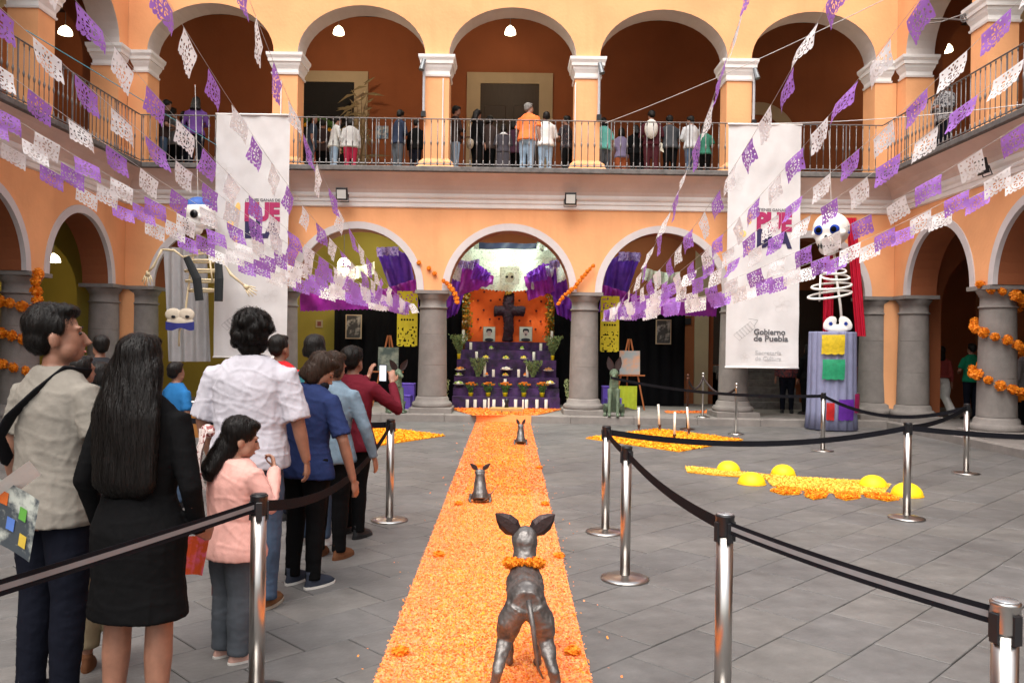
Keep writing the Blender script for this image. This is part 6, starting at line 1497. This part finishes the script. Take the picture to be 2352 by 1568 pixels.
# grey cloth behind it
q = MB()
def fcl(u, v):
    p = at(375 + 100 * u + 10 * v, 568 + 262 * v, 17.55); return Vector((p.x, p.y + .05 * math.sin(u * 22 + v * 2) + .03 * math.sin(u * 9), p.z))
q.grid(fcl, 60, 20); single('grey_cloth', q, mat('grey_satin', (.42, .41, .42), .45, var=.06, bump=.1, bs=10), at(375, 568, 17.5), 'grey satin cloth hanging behind the left skeleton puppet', 'cloth', None, True)
# right puppet on its pedestal
Yp = 17.0
c = at(1912, 860, 17.0); t = thing('pedestal', (c.x, 17.03, .0), 'round pedestal draped in slate blue cloth with paper squares', 'pedestal'); H1 = at(1912, 762, 17.0).z
q = MB(); n = 90; RR = []
for z, r0 in ((.02, .50), (.4, .475), (1.0, .465), (H1 - .03, .455), (H1, .45)):
    RR.append([((r0 + .022 * math.sin(a * 17) * (1.1 - z / H1 * .6) + .01 * math.sin(a * 31)) * math.cos(a), (r0 + .022 * math.sin(a * 17) * (1.1 - z / H1 * .6)) * math.sin(a), z) for a in [k * 2 * PI / n for k in range(n)]])
q.rings(RR); part('drape', q, mat('slate_cloth', (.20, .21, .33), .7, var=.1, bump=.2, bs=14), t, True)
pins = [(1870, 768, 47, 45, (.70, .50, .02), 'yellow'), (1872, 825, 46, 46, (.02, .30, .14), 'green'), (1905, 917, 38, 48, (.12, .02, .30), 'purple'), (1946, 905, 22, 44, (.38, .01, .10), 'pink'), (1880, 925, 16, 40, (.45, .01, .01), 'red')]
for (x, y, w0, h0, col, cn) in pins:
    def fp(u, v, x=x, y=y, w0=w0, h0=h0):
        px = x + w0 * u; X = (px - 1912) / 1900 * 16.5; yy = -math.sqrt(max(.0, .53 ** 2 - min(X * X, .26))) ; zz = at(px, y + h0 * v, 16.5).z; return Vector((X, yy - .01 * math.sin(v * 5), max(.03, zz + (.012 * math.sin(u * 20) if v > .9 else 0))))
    part('paper_square', MB().grid(fp, 10, 8), mat('card_' + cn, col, .6, var=.2, vs=14, trans=.2), t, True)
Yp = 17.0; c = at(1912, 762, Yp); t = thing('skeleton_puppet', (c.x, 17.03, H1), 'white skull puppet with hoop ribs and a red cloak on the right pedestal', 'puppet'); o0 = Vector(t.location)
Mx = Matrix.Translation(L(1909, 537, .1)) @ rot3(-.62, .05)
skull(t, None, .74, M_bonew, M_blue, Mx)
q = MB()
for k in range(3): q.tube([Mx @ (Vector((.475 + .004 * k, -.12 + .07 * k + .05 * math.sin(a), .08 + .10 * math.cos(a))) * .74) for a in [j * PI / 7 for j in range(8)]], .008, 5)
part('ear_marks', q, M_blue, t)
part('spine', MB().tube([L(1915, 575, .1), L(1920, 630, .1), L(1930, 700, .05), L(1934, 745, 0)], .028, 8), M_bonew, t, True)
part('rib_rod', MB().tube([L(1885, 632, -.2), L(1882, 692, -.2)], .02, 6), M_bonew, t, True)
for k, (x, y, w0, ti) in enumerate([(1918, 636, 33, 2), (1910, 657, 46, -3), (1906, 677, 50, -6), (1915, 622, 28, 1)]):
    part('rib', MB().tube([L(x + w0 * math.cos(a), y + 7 * math.sin(a) + ti * math.cos(a), -.30 * math.sin(a)) for a in [j * PI / 12 for j in range(25)]], .025, 8), M_bonew, t, True)
q = MB()
for s, x in ((-1, 1906), (1, 1942)): q.ell(L(x, 742, -.1), (.12, .035, .18), n=18, rot=Matrix.Rotation(-s * .75, 3, 'Y'))
q.ell(L(1924, 755, -.1), (.24, .06, .09), n=18); fuse('pelvis', q, M_bonew, .02, t, 3)
for x in (1908, 1943):
    q = MB()
    for k in range(6): a = k * PI / 3; q.ell(L(x, 743, -.14) + Vector((.028 * math.cos(a), 0, .028 * math.sin(a))), (.014, .008, .014), 8, 6)
    q.ell(L(x, 743, -.14), (.02, .009, .02), 8, 6)
    part('painted_flower', q, M_blue, t)
def fcloak(s):
    def f(u, v):
        a = (.15 + .8 * u) ; x = 1893 + (50 if s else 0) + (24 * u) + (22 * v if s else -4 * v); p = at(x, 500 + 272 * v + (20 if not s else 0), 17.35 + .05 * math.sin(u * 16)); return p - o0
    return f
for s in (0, 1): part('cloak_panel', MB().grid(fcloak(s), 20, 16), mat('cloak_red', (.55, .008, .04), .6, var=.12, bump=.15, bs=10), t, True)
part('hanging_cord', MB().tube([L(1904, 300, .1), L(1910, 505, .1)], .006, 5), M_cord, t)
